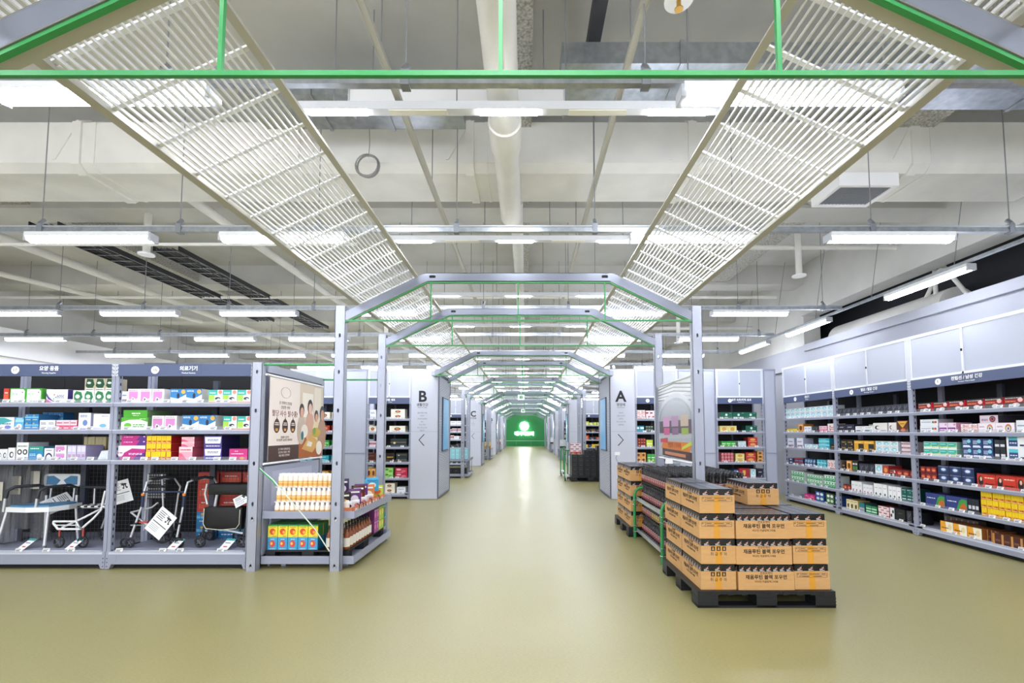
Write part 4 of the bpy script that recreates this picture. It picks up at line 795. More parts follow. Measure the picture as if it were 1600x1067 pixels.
stock('R', 1541, 1614, z[5], 5, 1, .115, 'brown', 'low dark brown box', W, .2, .015)
W = 'top shelf, middle wall bay'
stock('R', 1309, 1419, z[0], 14, 1, .125, 'charc', 'charcoal box', W)
W = 'second shelf, middle wall bay'
stock('R', 1308, 1333, z[1], 2, 1, .13, 'darkbx', 'dark navy box', W)
stock('R', 1335, 1362, z[1], 2, 1, .095, 'whgrn', 'white box with grey band', W)
stock('R', 1335, 1362, z[1], 4, 1, .125, 'cbox', 'white box behind', W, .1, .25)
stock('R', 1363, 1385, z[1], 1, 1, .14, 'cwhite', 'white box with black ring', W)
stock('R', 1387, 1399, z[1], 1, 1, .14, 'cwhite', 'second white box with black ring', W)
stock('R', 1400, 1418, z[1], 1, 1, .165, 'goldfan', 'brown box with gold fan', W)
W = 'third shelf, middle wall bay'
stock('R', 1311, 1330, z[2], 2, 2, .09, 'blkgold', 'black and gold box', W)
stock('R', 1332, 1363, z[2], 2, 1, .17, 'yelblk', 'yellow and black box', W)
stock('R', 1365, 1400, z[2], 3, 2, .085, 'whteal', 'white box with teal print', W)
stock('R', 1405, 1421, z[2], 1, 3, .055, 'pnkstk', 'flat wine and white box', W)
W = 'fourth shelf, middle wall bay'
stock('R', 1312, 1317, z[3], 1, 1, .15, 'blkgold', 'narrow black box', W)
stock('R', 1319, 1327, z[3], 1, 1, .17, 'mixorg', 'narrow copper box', W)
stock('R', 1328, 1336, z[3], 2, 1, .17, 'dark2', 'black tube box', W)
stock('R', 1338, 1362, z[3], 3, 1, .14, 'charc', 'charcoal box', W)
stock('R', 1363, 1374, z[3], 1, 1, .15, 'whteal', 'white teal box', W)
stock('R', 1375, 1384, z[3], 1, 1, .14, 'redd', 'red box with gold centre', W)
stock('R', 1385, 1395, z[3], 1, 1, .1, 'redblk', 'small red and black box', W)
stock('R', 1396, 1426, z[3], 3, 1, .1, 'dkred', 'small dark red box', W)
W = 'fifth shelf, middle wall bay'
stock('R', 1313, 1324, z[4], 2, 1, .1, 'dkred', 'low dark red box', W)
stock('R', 1325, 1341.5, z[4], 3, 1, .175, 'tallw', 'tall white box, first trio', W)
stock('R', 1343, 1358, z[4], 3, 1, .15, 'tallw', 'tall white box, second trio', W)
stock('R', 1359.5, 1380, z[4], 3, 1, .19, 'tallw2', 'tall white box, third trio', W)
stock('R', 1382, 1401, z[4], 3, 1, .18, 'tallw2', 'tall white box, fourth trio', W)
stock('R', 1402.5, 1425, z[4], 3, 1, .18, 'dkteal', 'tall dark teal box', W)
W = 'base shelf, middle wall bay'
stock('R', 1316, 1334, z[5], 3, 1, .15, 'creamdog', 'cream and yellow box', W)
stock('R', 1336, 1344, z[5], 1, 1, .14, 'tealgrey', 'teal and grey box', W)
stock('R', 1346, 1363, z[5], 2, 1, .12, 'greenstr', 'green box with white stripes', W)
stock('R', 1365, 1382, z[5], 2, 2, .075, 'redwht', 'white box with red band', W)
stock('R', 1383, 1390, z[5], 1, 1, .16, 'whblk', 'black and white patterned box', W)
stock('R', 1391, 1406, z[5], 1, 1, .16, 'blackb', 'large black box', W)
stock('R', 1408, 1416, z[5], 1, 1, .16, 'charc', 'grey bagged box', W)
stock('R', 1418, 1427, z[5], 1, 1, .16, 'darkbot', 'dark bottle box', W)
W = 'top shelf, farthest wall bay'
stock('R', 1227.5, 1302, z[0], 9, 2, .098, 'whteal', 'white and pale teal box', W)
W = 'second shelf, farthest wall bay'
stock('R', 1228, 1245, z[1], 4, 1, .07, 'yellow2', 'low yellow box', W)
stock('R', 1246, 1254, z[1], 1, 1, .16, 'mixorg', 'dark copper box', W)
stock('R', 1255, 1266, z[1], 2, 1, .11, 'plainw', 'white box', W)
stock('R', 1267, 1277, z[1], 2, 1, .11, 'charc', 'dark box', W)
stock('R', 1278, 1291, z[1], 2, 1, .11, 'pinkred', 'red and pink box', W)
stock('R', 1292, 1302, z[1], 1, 1, .15, 'pnkwht', 'tall pink white box', W)
W = 'third shelf, farthest wall bay'
stock('R', 1229, 1239, z[2], 1, 1, .185, 'whlav', 'tall pale grey box', W)
stock('R', 1243, 1253, z[2], 1, 1, .19, 'whlav', 'second tall pale grey box', W)
stock('R', 1255, 1275, z[2], 2, 1, .08, 'whteal', 'low white teal box', W)
stock('R', 1277, 1294, z[2], 1, 3, .065, 'turq', 'flat turquoise box', W)
stock('R', 1295, 1303, z[2], 1, 1, .1, 'blkgold', 'small black box', W)
W = 'fourth shelf, farthest wall bay'
stock('R', 1229, 1237, z[3], 1, 2, .06, 'navyrnd', 'small navy box', W)
stock('R', 1238, 1252, z[3], 2, 2, .065, 'navyr', 'navy and red box', W)
stock('R', 1254, 1271, z[3], 4, 1, .14, 'navybox', 'navy blue box', W)
stock('R', 1273, 1288, z[3], 3, 2, .07, 'turq', 'turquoise box', W)
stock('R', 1289.5, 1303, z[3], 3, 1, .15, 'pnkwht', 'white box with pink print', W)
W = 'fifth shelf, farthest wall bay'
stock('R', 1233, 1252, z[4], 5, 2, .1, 'greenbot', 'green white bottle box, far group', W)
stock('R', 1257, 1280, z[4], 6, 2, .09, 'greenbot', 'green white bottle box, middle group', W)
stock('R', 1283, 1305, z[4], 5, 2, .105, 'greenbot', 'green white bottle box, near group', W)
W = 'base shelf, farthest wall bay'
stock('R', 1252, 1268, z[5], 2, 1, .09, 'magenta', 'magenta box', W)
stock('R', 1269, 1282, z[5], 1, 1, .18, 'circblue', 'blue box with white discs', W)
stock('R', 1285, 1297, z[5], 1, 1, .18, 'circgrn', 'green box with white discs', W)
stock('R', 1299, 1308, z[5], 1, 1, .17, 'circblue', 'second blue box with white discs', W)
# ---- rear bays
z = SH_B; W = 'rear bay beside kiosk B'
for (a, b_, k, n, t, h, des, desc, sh) in (
    (578, 588, 0, 1, 1, .19, 'plainw', 'white gift box', 'top'), (611, 633, 0, 1, 2, .1, 'gift', 'cream gift box', 'top'),
    (576, 590, 1, 1, 1, .13, 'gift', 'cream gift box', 'second'), (609, 634, 1, 1, 1, .13, 'gift', 'wide cream gift box', 'second'),
    (578, 590, 2, 1, 1, .12, 'pnkstk', 'mauve gift box', 'third'), (611, 636, 2, 1, 1, .17, 'giftdk', 'dark teal gift box', 'third'),
    (573, 588, 3, 1, 2, .095, 'brown', 'dark brown gift box', 'fourth'), (603, 618, 3, 1, 1, .19, 'blkgold', 'black gift box', 'fourth'), (620, 637, 3, 1, 2, .095, 'giftdk', 'dark gift box with gold trim', 'fourth'),
    (575, 589, 4, 2, 1, .2, 'mixorg', 'orange patterned box', 'fifth'), (602, 616, 4, 1, 2, .105, 'grnpat', 'light green box', 'fifth'), (619, 638, 4, 1, 2, .105, 'redpat', 'pink and red box', 'fifth'),
    (602, 619, 5, 1, 2, .1, 'gift', 'cream box with nut picture', 'base'), (622, 636, 5, 1, 1, .12, 'plainw', 'white box', 'base')):
    stock('B', a, b_, z[k], n, t, h, des, desc, sh+' shelf, '+W)
W = 'rear bay beside kiosk A'
for (a, b_, k, n, t, h, des, desc, sh) in (
    (992, 1008, 0, 2, 2, .09, 'pnkwht', 'pink white pill box', 'top'), (1009, 1022, 0, 2, 1, .17, 'redwht', 'red and white box', 'top'),
    (992, 1006, 1, 2, 1, .13, 'teal2', 'teal box', 'second'), (1008, 1020, 1, 3, 2, .065, 'dark2', 'green and black box', 'second'),
    (992, 1008, 2, 4, 3, .06, 'dkred', 'small red box', 'third'), (1009, 1019, 2, 1, 1, .15, 'limeyel', 'lime yellow box', 'third'),
    (993, 1008, 3, 2, 2, .1, 'mixorg', 'orange and black box', 'fourth'), (1010, 1022, 3, 2, 1, .17, 'green', 'green box', 'fourth')):
    stock('B', a, b_, z[k], n, t, h, des, desc, sh+' shelf, '+W)
W = 'right rear corner bay'
for (a, b_, k, n, t, h, des, desc, sh) in (
    (1125, 1182, 0, 3, 1, .135, 'dkgreen', 'dark green box with emblem', 'top'),
    (1124, 1150, 1, 2, 1, .13, 'creamy', 'pale yellow box', 'second'), (1164, 1182, 1, 1, 1, .135, 'dkgreen', 'dark green box with emblem', 'second'),
    (1126, 1148, 2, 3, 1, .12, 'green', 'bright green box', 'third'), (1152, 1164, 2, 3, 2, .06, 'whteal', 'small white and green box', 'third'), (1167, 1182, 2, 1, 2, .1, 'redd', 'red box', 'third'),
    (1125, 1144, 3, 4, 3, .065, 'pinkpot', 'small rose box', 'fourth'), (1147, 1161, 3, 1, 2, .09, 'creamy', 'cream box', 'fourth'), (1163, 1179, 3, 1, 2, .1, 'redd', 'rust red box', 'fourth'), (1181, 1190, 3, 1, 3, .075, 'mixorg', 'orange box', 'fourth'),
    (1126, 1143, 4, 2, 1, .14, 'grnpat', 'white and green carton', 'fifth'), (1144, 1151, 4, 2, 1, .17, 'circblue', 'blue bottle box', 'fifth'), (1152, 1168, 4, 1, 1, .2, 'crest', 'red box with gold crest', 'fifth'), (1170, 1178, 4, 1, 1, .18, 'whteal', 'pale blue box', 'fifth'), (1180, 1190, 4, 1, 1, .19, 'darkbx', 'navy box', 'fifth'),
    (1128, 1140, 5, 2, 2, .1, 'grnpat', 'green patterned box', 'base'), (1143, 1165, 5, 3, 2, .1, 'green', 'green and white box', 'base')):
    stock('B', a, b_, z[k], n, t, h, des, desc, sh+' shelf, '+W)
W = 'rear bay behind poster'
for k, des in enumerate(('gift', 'redd', 'green', 'turq', 'mixorg')):
    for i in range(4): place_pack(des, .2, .14, .2, (-4.8+i*.25, BY+.05, SH_B[k]+.001), 0, join('box', ordl(i, 4), ORD[k]+' shelf', W), 'boxes '+W)
# distant bays: one run of boxes per shelf near the aisle
for j, y in enumerate((18.75, 28.0)):
    for x, sd in ((-3.3, 'left'), (-4.25, 'left'), (2.4, 'right'), (3.35, 'right')):
        for k in range(6):
            des = random.choice(['redd', 'gift', 'giftdk', 'dkred', 'plainw', 'pnkstk'] if sd == 'left' else ['limeyel', 'yellow2', 'dkred', 'limeyel', 'yellow2', 'blkgold'])
            xx = x+.06
            while xx < x+.72:
                w_ = random.uniform(.13, .26); h_ = random.uniform(.11, .18)
                place_pack(des if random.random() < .7 else random.choice(['plainw', 'redd', 'darkbx']), round(w_, 2), round(h_, 2), .2, (xx, y+.04, SH_B[k]+.001), 0,
                           'small box on a distant shelving bay, %s side of the aisle' % sd, 'distant boxes '+sd)
                xx += w_+.02

# ------------------------------------------------------------------ mobility aids on the base shelves
ALU = M('d3d6dc', .3, .5); WPL = M('eceef0', .4); BLU = M('4f84ad', .5); DGR = M('2b2d33', .55)
def at(px, py, y):
    t = y/(math.cos(math.radians(3.3))+(634.06-py)/F*-math.sin(math.radians(3.3)))
    c, s_ = math.cos(math.radians(3.3)), math.sin(math.radians(3.3)); b_ = (634.06-py)/F
    t = y/(c-b_*s_); return (CX+(px-822)/F*t, y, CH+(s_+b_*c)*t)
def wheel(mb, x, y, z, r_, wd=.02, ax='x', rim=RUBBER, hub=M('55575e', .4)):
    d = Vector((wd/2, 0, 0)) if ax == 'x' else Vector((0, wd/2, 0))
    c = Vector((x, y, z)); n = 16
    u = Vector((0, 1, 0)) if ax == 'x' else Vector((1, 0, 0))
    ring = [c+(u*math.cos(2*PI*k/n)+Vector((0, 0, 1))*math.sin(2*PI*k/n))*(r_-wd/2) for k in range(n+1)]
    mb.tube(ring, wd/2, rim, 6)
    for k in range(5):
        a = 2*PI*k/5; mb.cyl(c, c+(u*math.cos(a)+Vector((0, 0, 1))*math.sin(a))*(r_-wd*.6), .006, hub, 5)
    mb.cyl(c-d*1.1, c+d*1.1, r_*.22, hub, 8)
def arc(p0, p1, h, n=8, up=(0, 0, 1)):
    p0, p1, up = Vector(p0), Vector(p1), Vector(up)
    return [p0.lerp(p1, (1-math.cos(PI*k/n))/2)+up*h*math.sin(PI*k/n)**.6 for k in range(n+1)]
def card(w_, h_, loc, rot, label, tri=True):
    r_ = empty('info_card', loc); r_.rotation_euler = rot; tag(r_, label, 'card')
    m = MB().box(0, w_, 0, .002, 0, h_, M('eef0f2', .5)); m.build('card_sheet', r_)
    t_ = MB(); y = -.0006
    for k in range(5):
        z_ = h_*(.86-.07*k); t_.poly([(w_*.1, y, z_), (w_*(.5-.05*(k % 2)), y, z_), (w_*(.5-.05*(k % 2)), y, z_+h_*.025), (w_*.1, y, z_+h_*.025)], M('4a4c54', .5))
    t_.poly([(w_*.08, y, h_*.42), (w_*.92, y, h_*.42), (w_*.92, y, h_*.45), (w_*.08, y, h_*.45)], M('202126', .5))
    for u, v, ru, rv in ((.72, .8, .03, .012), (.7, .74, .006, .018), (.8, .72, .006, .018), (.66, .64, .01, .01), (.84, .64, .01, .01), (.62, .86, .016, .004)):
        t_.poly([(w_*u+ru*math.cos(2*PI*i/10), y, h_*v+rv*math.sin(2*PI*i/10)) for i in range(10)], M('33353c', .5))
    for k in range(4):
        z_ = h_*(.32-.06*k); t_.poly([(w_*.1, y, z_), (w_*.6, y, z_), (w_*.6, y, z_+h_*.015), (w_*.1, y, z_+h_*.015)], M('8b8d95', .5))
    t_.build('print', r_); return r_
zd = LSH[3]+.001
# shower chair
r = empty('shower_chair', (-5.15, 5.0, zd)); tag(r, 'white shower chair with blue seat, blue backrest and black armrests', 'shower chair')
L_ = lambda p: ((p[0]+5.47)*.66-.32, p[1]-5.0, p[2]-zd)
fl, fr_, bl, br = (-5.47, 4.82), (-4.72, 4.84), (-5.2, 5.15), (-4.62, 5.14)
seat = MB(); pts = [(-5.37, 4.84), (-4.98, 4.80), (-4.68, 4.84), (-4.6, 5.0), (-4.62, 5.16), (-5.22, 5.17)]
seat.prism([L_((x, y, .56)) for x, y in pts], (0, 0, .05), WPL); seat.build('seat', r)
sp = MB(); cx_ = sum(p[0] for p in pts)/6; cy_ = sum(p[1] for p in pts)/6
sp.prism([L_((cx_+(x-cx_)*.9, cy_+(y-cy_)*.88, .61)) for x, y in pts], (0, 0, .018), BLU); sp.build('seat_pad', r)
bk = MB()
def rrect(x0, x1, z0, z1, y, r_): 
    o_ = []
    for (cx0, cz0, a0) in ((x1-r_, z1-r_, 0), (x0+r_, z1-r_, 90), (x0+r_, z0+r_, 180), (x1-r_, z0+r_, 270)):
        for k in range(5): a = math.radians(a0+k*22.5); o_.append((cx0+r_*math.cos(a), y, cz0+r_*math.sin(a)))
    return o_
bk.prism([L_(p) for p in rrect(-5.36, -4.73, .78, .925, 5.2, .05)], (0, .03, 0), WPL)
bk.prism([L_(p) for p in [(-5.31, 5.198, .805), (-5.31, 5.198, .9), (-5.19, 5.198, .905), (-5.07, 5.198, .855), (-5.14, 5.198, .8)]], (0, .004, 0), BLU)
bk.prism([L_(p) for p in [(-4.78, 5.198, .805), (-4.78, 5.198, .9), (-4.9, 5.198, .905), (-5.02, 5.198, .855), (-4.95, 5.198, .8)]], (0, .004, 0), BLU)
bk.build('backrest', r)
for (x, y), dx, dy in ((fl, .08, .05), (fr_, -.01, .03), (bl, .0, -.01), (br, -.06, -.01)):
    m = MB(); m.tube([L_((x, y, zd)), L_((x+dx*.6, y+dy*.6, .4)), L_((x+dx, y+dy, .58))], .014, ALU, 8).cyl(L_((x, y, zd)), L_((x+dx*.08, y+dy*.08, zd+.03)), .018, M('6b6d74', .6), 8); m.build('leg', r)
for xa, ya, xb, yb in ((-5.40, 4.85, -5.14, 5.1), (-4.86, 4.83, -4.66, 5.12)):
    MB().tube([L_((xa-.02, ya, .56)), L_((xa, ya, .72))], .012, ALU, 8).tube([L_((xb, yb, .6)), L_((xb, yb, .72))], .012, ALU, 8).build('armrest_post', r)
    MB().tube([L_((xa, ya, .70)), L_((xa+.01, ya+.01, .78)), L_((xa+.06, ya+.05, .815)), L_((xb-.05, yb-.05, .815)), L_((xb, yb, .78)), L_((xb, yb, .7))], .017, DGR, 8).build('armrest', r)
MB().tube([L_((-5.25, 5.21, .6)), L_((-5.25, 5.22, .8))], .011, ALU, 6).tube([L_((-4.85, 5.21, .6)), L_((-4.85, 5.22, .8))], .011, ALU, 6).build('back_support', r)
card(.17, .25, (-5.2, 4.98, .64), (-1.0, .9, .2), 'white leaflet lying across the blue seat of the shower chair')
# white transport chair
r = empty('transport_chair', (-4.63, 4.95, zd)); tag(r, 'white folding transport chair with checkered seat beside the shower chair', 'wheelchair')
m = MB(); wheel(m, -.22, -.08, .062, .06, .018, 'y'); wheel(m, .03, -.08, .062, .06, .018, 'y'); m.build('front_wheels', r)
m = MB(); wheel(m, .02, .2, .085, .083, .02, 'y'); m.build('rear_wheel', r)
m = MB(); m.tube([(-.27, -.1, .26), (-.27, -.1, .28), (-.03, -.1, .28), (.02, -.1, .2), (-.22, -.1, .2), (-.27, -.1, .26)], .012, WPL, 6).tube([(-.25, -.1, .24), (.0, -.1, .24)], .006, WPL, 6).tube([(-.22, -.08, .21), (-.22, -.08, .12)], .009, M('b5483a', .4), 6).tube([(.03, -.08, .2), (.03, -.08, .12)], .009, M('b5483a', .4), 6); m.build('footrest', r)
m = MB(); m.tube([(-.2, -.08, .21), (-.05, .0, .3), (.08, .1, .4), (.1, .12, .62)], .011, WPL, 6).tube([(.02, -.08, .21), (.1, -.05, .3), (.13, 0, .38), (.12, .05, .58)], .011, WPL, 6).tube([(-.12, .05, .4), (.17, .05, .4)], .01, ALU, 6).tube([(-.02, .18, .15), (.1, .14, .4)], .01, ALU, 6); m.build('frame', r)
m = MB(); 
for i in range(8):
    for j in range(4): m.box(-.13+i*.037, -.13+(i+1)*.037, .0+j*.045, .0+(j+1)*.045, .41, .425, M('e6e6e8', .6) if (i+j) % 2 else M('1e1f24', .6))
m.build('checkered_seat', r)
MB().tube([(-.14, .06, .62), (.14, .04, .62)], .014, DGR, 8).tube([(.1, .14, .4), (.1, .14, .62)], .009, ALU, 6).tube([(-.08, .14, .42), (-.08, .14, .62)], .009, ALU, 6).build('armrest', r)
# second chair, dark, behind the post in bay 16
r = empty('transport_chair', (-4.03, 5.05, zd)); tag(r, 'dark folded wheelchair with checkered back at the left of the medical devices bay', 'wheelchair')
m = MB(); wheel(m, .12, .0, .13, .128, .022, 'y'); wheel(m, .12, .1, .13, .128, .022, 'y'); m.build('rear_wheels', r)
m = MB(); m.tube([(-.13, -.12, .36), (.08, -.1, .41), (.14, -.1, .46)], .009, ALU, 6).tube([(-.13, -.12, .36), (-.02, -.12, .28), (.05, -.12, .23)], .009, ALU, 6).tube([(-.14, -.1, .22), (.12, -.1, .22)], .008, ALU, 6).tube([(.1, .05, .13), (.08, .05, .4), (.05, .05, .75)], .01, ALU, 6).tube([(-.12, .05, .13), (-.1, .05, .75)], .01, ALU, 6).box(-.03, .06, -.135, -.11, .25, .265, M('c44a38', .5)); m.build('frame', r)
m = MB()
m.box(-.1, .1, .051, .058, .48, .76, M('1e1f24', .6))
for i in range(7):
    for j in range(9): m.box(-.095+i*.028, -.077+i*.028, .05, .051, .49+j*.03, .508+j*.03, M('8d8d90', .6))
m.build('checkered_back', r)
MB().tube([(-.1, .04, .63), (.2, -.1, .63)], .014, DGR, 8).build('armrest', r)
card(.19, .24, (-4.31, 4.9, .62), (0, -.28, .1), 'grey information sheet hanging on the dark folded wheelchair')
# silver walker
r = empty('walker', (-3.885, 5.0, zd)); tag(r, 'silver four-legged walker with orange knobs and a hanging card', 'walker')
for (x0, x1, y, fr0) in ((-.22, -.14, -.12, 1), (.27, .3, -.12, 1), (-.02, .02, .2, 0), (.36, .38, .2, 0)):
    if fr0:
        MB().tube([(x0, y, .11), (x1, y+.03, .44)], .011, ALU, 8).cyl((x0+(x1-x0)*.42, y+.013, .24), (x0+(x1-x0)*.47, y+.014, .26), .015, DGR, 8).cyl((x1, y+.03, .42), (x1+.004, y+.03, .54), .014, M('2c3350', .5), 8).cyl((x1+.004, y+.03, .54), (x1+.004, y+.03, .565), .017, M('e58a3a', .4), 10).build('leg', r)
    else: MB().tube([(x0, y, .1), (x1, y, .5)], .01, ALU, 8).build('leg', r)
for (x, y) in ((-.25, -.12), (.27, -.12), (0, .2), (.36, .2)):
    m = MB(); wheel(m, x-.03, y, .053, .05, .02, 'y'); wheel(m, x+.035, y-.01, .053, .05, .02, 'y'); m.build('twin_wheel', r)
for x in (-.13, .31):
    MB().tube([(x, -.09, .56), (x+.02, -.08, .68), (x+.05, 0, .71), (x+.14, .15, .7), (x+.17, .2, .6), (x+.15, .2, .5)], .011, ALU, 8).build('side_frame', r)
    MB().tube([(x+.03, -.04, .705), (x+.09, .07, .72), (x+.14, .14, .705)], .018, DGR, 8).build('hand_grip', r)
MB().tube([(-.14, -.09, .58), (.3, -.09, .58)], .01, M('2c3350', .5), 8).build('crossbar', r)
card(.2, .29, at(222, 812, 4.8), (0, math.radians(-38)*-1, 0), 'white information card hanging tilted from the silver walker').location = (-3.90, 4.8, .40)
# black shopping walker
r = empty('shopping_walker', (-3.04, 5.02, zd)); tag(r, 'black shopping walker with padded seat and zipped front bag', 'walker')
m = MB()
for (x, y) in ((-.33, -.14), (-.36, -.1), (.12, -.14), (-.1, .12), (.16, .14)): wheel(m, x, y, .062, .06, .024, 'y')
m.build('wheels', r)
m = MB(); m.tube([(-.33, -.12, .1), (-.3, -.1, .3), (-.24, -.05, .42), (-.22, 0, .6)], .012, DGR, 8).tube([(-.33, -.05, .44), (-.36, -.05, .55), (-.34, -.05, .66)], .012, ALU, 8).tube([(-.24, -.06, .42), (-.22, -.06, .56)], .015, ALU, 8).tube([(.12, -.12, .1), (.14, -.08, .5)], .012, DGR, 8).tube([(-.2, -.1, .2), (.1, -.1, .14)], .014, ALU, 6); m.build('frame', r)
def soft(mb, x0, x1, y0, y1, z0, z1, mat, bulge=.02, n=8):
    """a soft bag-like body: a subdivided box with bulged, crinkled faces"""
    rr = random.Random(int(x0*1000)+int(z0*100)); nx, nz = n, n
    for (yy, sg_) in ((y0, -1), (y1, 1)):
        vs = []
        for j in range(nz+1):
            for i in range(nx+1):
                u, v = i/nx, j/nz; e = (4*u*(1-u)*4*v*(1-v))**.5
                vs.append((x0+(x1-x0)*u, yy+sg_*(bulge*e+rr.uniform(-.004, .004)*e), z0+(z1-z0)*v))
        fs = [(j*(nx+1)+i, j*(nx+1)+i+1, (j+1)*(nx+1)+i+1, (j+1)*(nx+1)+i) for j in range(nz) for i in range(nx)]
        mb.add(vs, fs, mat, True)
    mb.poly([(x0, y0, z0), (x0, y1, z0), (x0, y1, z1), (x0, y0, z1)], mat).poly([(x1, y0, z0), (x1, y1, z0), (x1, y1, z1), (x1, y0, z1)], mat).poly([(x0, y0, z0), (x1, y0, z0), (x1, y1, z0), (x0, y1, z0)], mat).poly([(x0, y0, z1), (x1, y0, z1), (x1, y1, z1), (x0, y1, z1)], mat)
    return mb
BAG = M('0c0c0e', .6)
bg = soft(MB(), -.3, .1, -.14, -.02, .19, .42, BAG).build('front_bag', r)
MB().tube([(-.29, -.155, .41), (-.29, -.16, .25), (-.26, -.165, .205), (-.1, -.17, .19), (.06, -.165, .205), (.09, -.16, .25), (.09, -.155, .4)], .004, M('d8d4c4', .5), 5).build('piping', bg)
soft(MB(), -.28, .17, -.12, .1, .55, .66, BAG, .015).build('seat_cushion', r)
MB().tube([(-.25, -.04, .42), (-.24, -.02, .56)], .012, DGR, 6).tube([(.12, -.06, .4), (.13, -.02, .56)], .012, DGR, 6).build('seat_support', r)
card(.16, .12, (-2.98, 4.84, .6), (-.6, -.5, .3), 'white leaflet resting on the black shopping walker')
# price cards on the base shelf
for x, w_, wl in ((-5.22, .1, 'left of the white chair wheels'), (-4.72, .1, 'under the white transport chair'), (-3.66, .11, 'in front of the silver walker'), (-3.12, .11, 'in front of the black shopping walker')):
    q = empty('price_card', (x, 4.8, zd+.003)); q.rotation_euler = (-.9, 0, -.25); tag(q, 'white and teal price card lying '+wl, 'card', 'price cards')
    MB().box(0, w_, 0, .002, 0, .14, M('f0f2f3', .5)).poly([(0, -.0004, .115), (w_, -.0004, .115), (w_, -.0004, .14), (0, -.0004, .14)], M('3fa7a8', .5)).poly([(.015, -.0004, .08), (.085, -.0004, .08), (.085, -.0004, .09), (.015, -.0004, .09)], M('6a6c74', .5)).poly([(.03, -.0004, .03), (.08, -.0004, .03), (.08, -.0004, .045), (.03, -.0004, .045)], M('c2454a', .5)).build('card_sheet', q)
# bagged canes
PB = M('8d9095', .25, 0, 0, .4)
for k, (x, y) in enumerate(((-5.62, 5.0), (-5.56, 5.12), (-5.44, 5.2))):
    r = empty('bagged_cane', (x, y, zd)); tag(r, 'walking stick in a crinkled clear plastic bag, %s behind the shower chair' % ORD[k], 'walking stick', 'bagged walking sticks')
    MB().tube([(0, .03, 0), (0, .03, .8), (.02, .03, .84), (.07, .03, .84)], .011, M('4a4440', .5), 8).build('stick', r)
    soft(MB(), -.08, .09, -.0, .06, .02+.12*(k % 2), .86, PB, .03, 10).build('plastic_bag', r)
    MB().box(-.06, .04, -.045, -.043, .48+.05*(k % 3), .68+.05*(k % 3), M('cfc9bb', .6)).box(-.04, .02, -.0455, -.045, .53+.05*(k % 3), .535+.05*(k % 3), DARK).build('paper_tag', r)
for k in range(3):
    for j in range(5):
        place_pack('red' if j > 1 else 'skyd', .24, .15, .2, (-3.72+k*.26, LY+.56, .182+j*.151), 0, join('red and blue pack seen through the wire mesh', ordl(k, 3), tierw(j, 5)), 'packs behind the wire mesh', 'bulk_pack')
r = empty('shelving_bay', (-2.75, 5.7, 0)); r.rotation_euler = (0, 0, PI)
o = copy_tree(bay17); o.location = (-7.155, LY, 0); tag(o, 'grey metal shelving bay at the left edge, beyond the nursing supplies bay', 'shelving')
bpy.data.objects.remove(r)

# ------------------------------------------------------------------ display stand between the left portal posts
def low_post(y, label):
    r = empty('low_post', (-2.75, y, 0)); tag(r, label, 'post'); mb = MB(); post(mb, 0, .105, 2.12); mb.build('post', r)
    return r
low_post(4.66, 'short grey perforated post between medical devices bay and the poster display')
low_post(6.03, 'short grey perforated post at the rear end of the left poster')
for y, z_, nm in ((4.70, 2.10, 'nearer'), (6.07, 2.10, 'farther')):
    tag(MB().cyl((-2.645, y, z_), (-1.9, y, z_), .011, GREEN, 8).build('green_rod'), 'thin green rod joining short and tall left posts, %s one' % nm, 'rod')
tag(MB().box(-2.79, -2.765, 4.75, 5.75, .1, 2.1, M('a4a9bb', .5)).build('partition_screen'), 'grey partition screen closing the side of the medical devices bay', 'panel')
tag(MB().box(-2.665, -2.645, 4.76, 6.0, .13, 1.04, M('a4a9bb', .5)).box(-2.645, -2.642, 4.9, 5.8, .62, .98, M('b4b8c8', .5)).build('partition_screen'), 'low grey partition screen under the left poster', 'panel')
r = empty('poster_rails', (-2.66, 4.74, 0)); tag(r, 'grey frame with white tubes holding the left poster', 'frame')
MB().box(-.03, .03, 0, 1.29, 2.03, 2.035, STEEL2).box(.025, .03, 0, 1.29, 2.035, 2.11, STEEL2).box(-.03, -.025, 0, 1.29, 2.035, 2.11, STEEL2).build('top_channel', r)
for z_ in (2.0, 1.07): MB().cyl((.03, -.03, z_), (.03, 1.3, z_), .012, WHITE, 8).build('tube', r)
r = empty('poster', (-2.62, 0, 0)); tag(r, 'poster with brown drops on cream beside a family photo picture', 'poster')
y0, ym, y1, z0, z1 = 4.77, 5.41, 6.02, 1.09, 1.985
MB().box(-.003, 0, y0, y1, z0, z1, M('f3e6dc', .35)).box(0, .0008, y0, ym, z0, z0+.165, M('4a332c', .4)).build('sheet', r)
TP = (PI/2, 0, PI/2); yc = (y0+ym)/2
for s_, sz, z_, c_ in (('혈당 사수 필수품!', .075, 1.60, '7a2f26'), ('온 가족의 건강을', .038, 1.72, '6a5048'), ('건강한 식탁', .04, 1.67, '6a5048'), ('건강한 시간의', .03, 1.34, '6a5048'), ('더 건강한 습관을 만들어요', .03, 1.31, '6a5048'), ('온 가족이 함께 즐기는', .028, 1.21, 'efe2d8'), ('든든하고 맛있는 하루', .028, 1.175, 'efe2d8'), ('매일 매일 건강하게', .028, 1.14, 'efe2d8')):
    text(s_, sz, r, (.0015, yc, z_), TP, c_)
pm = MB()
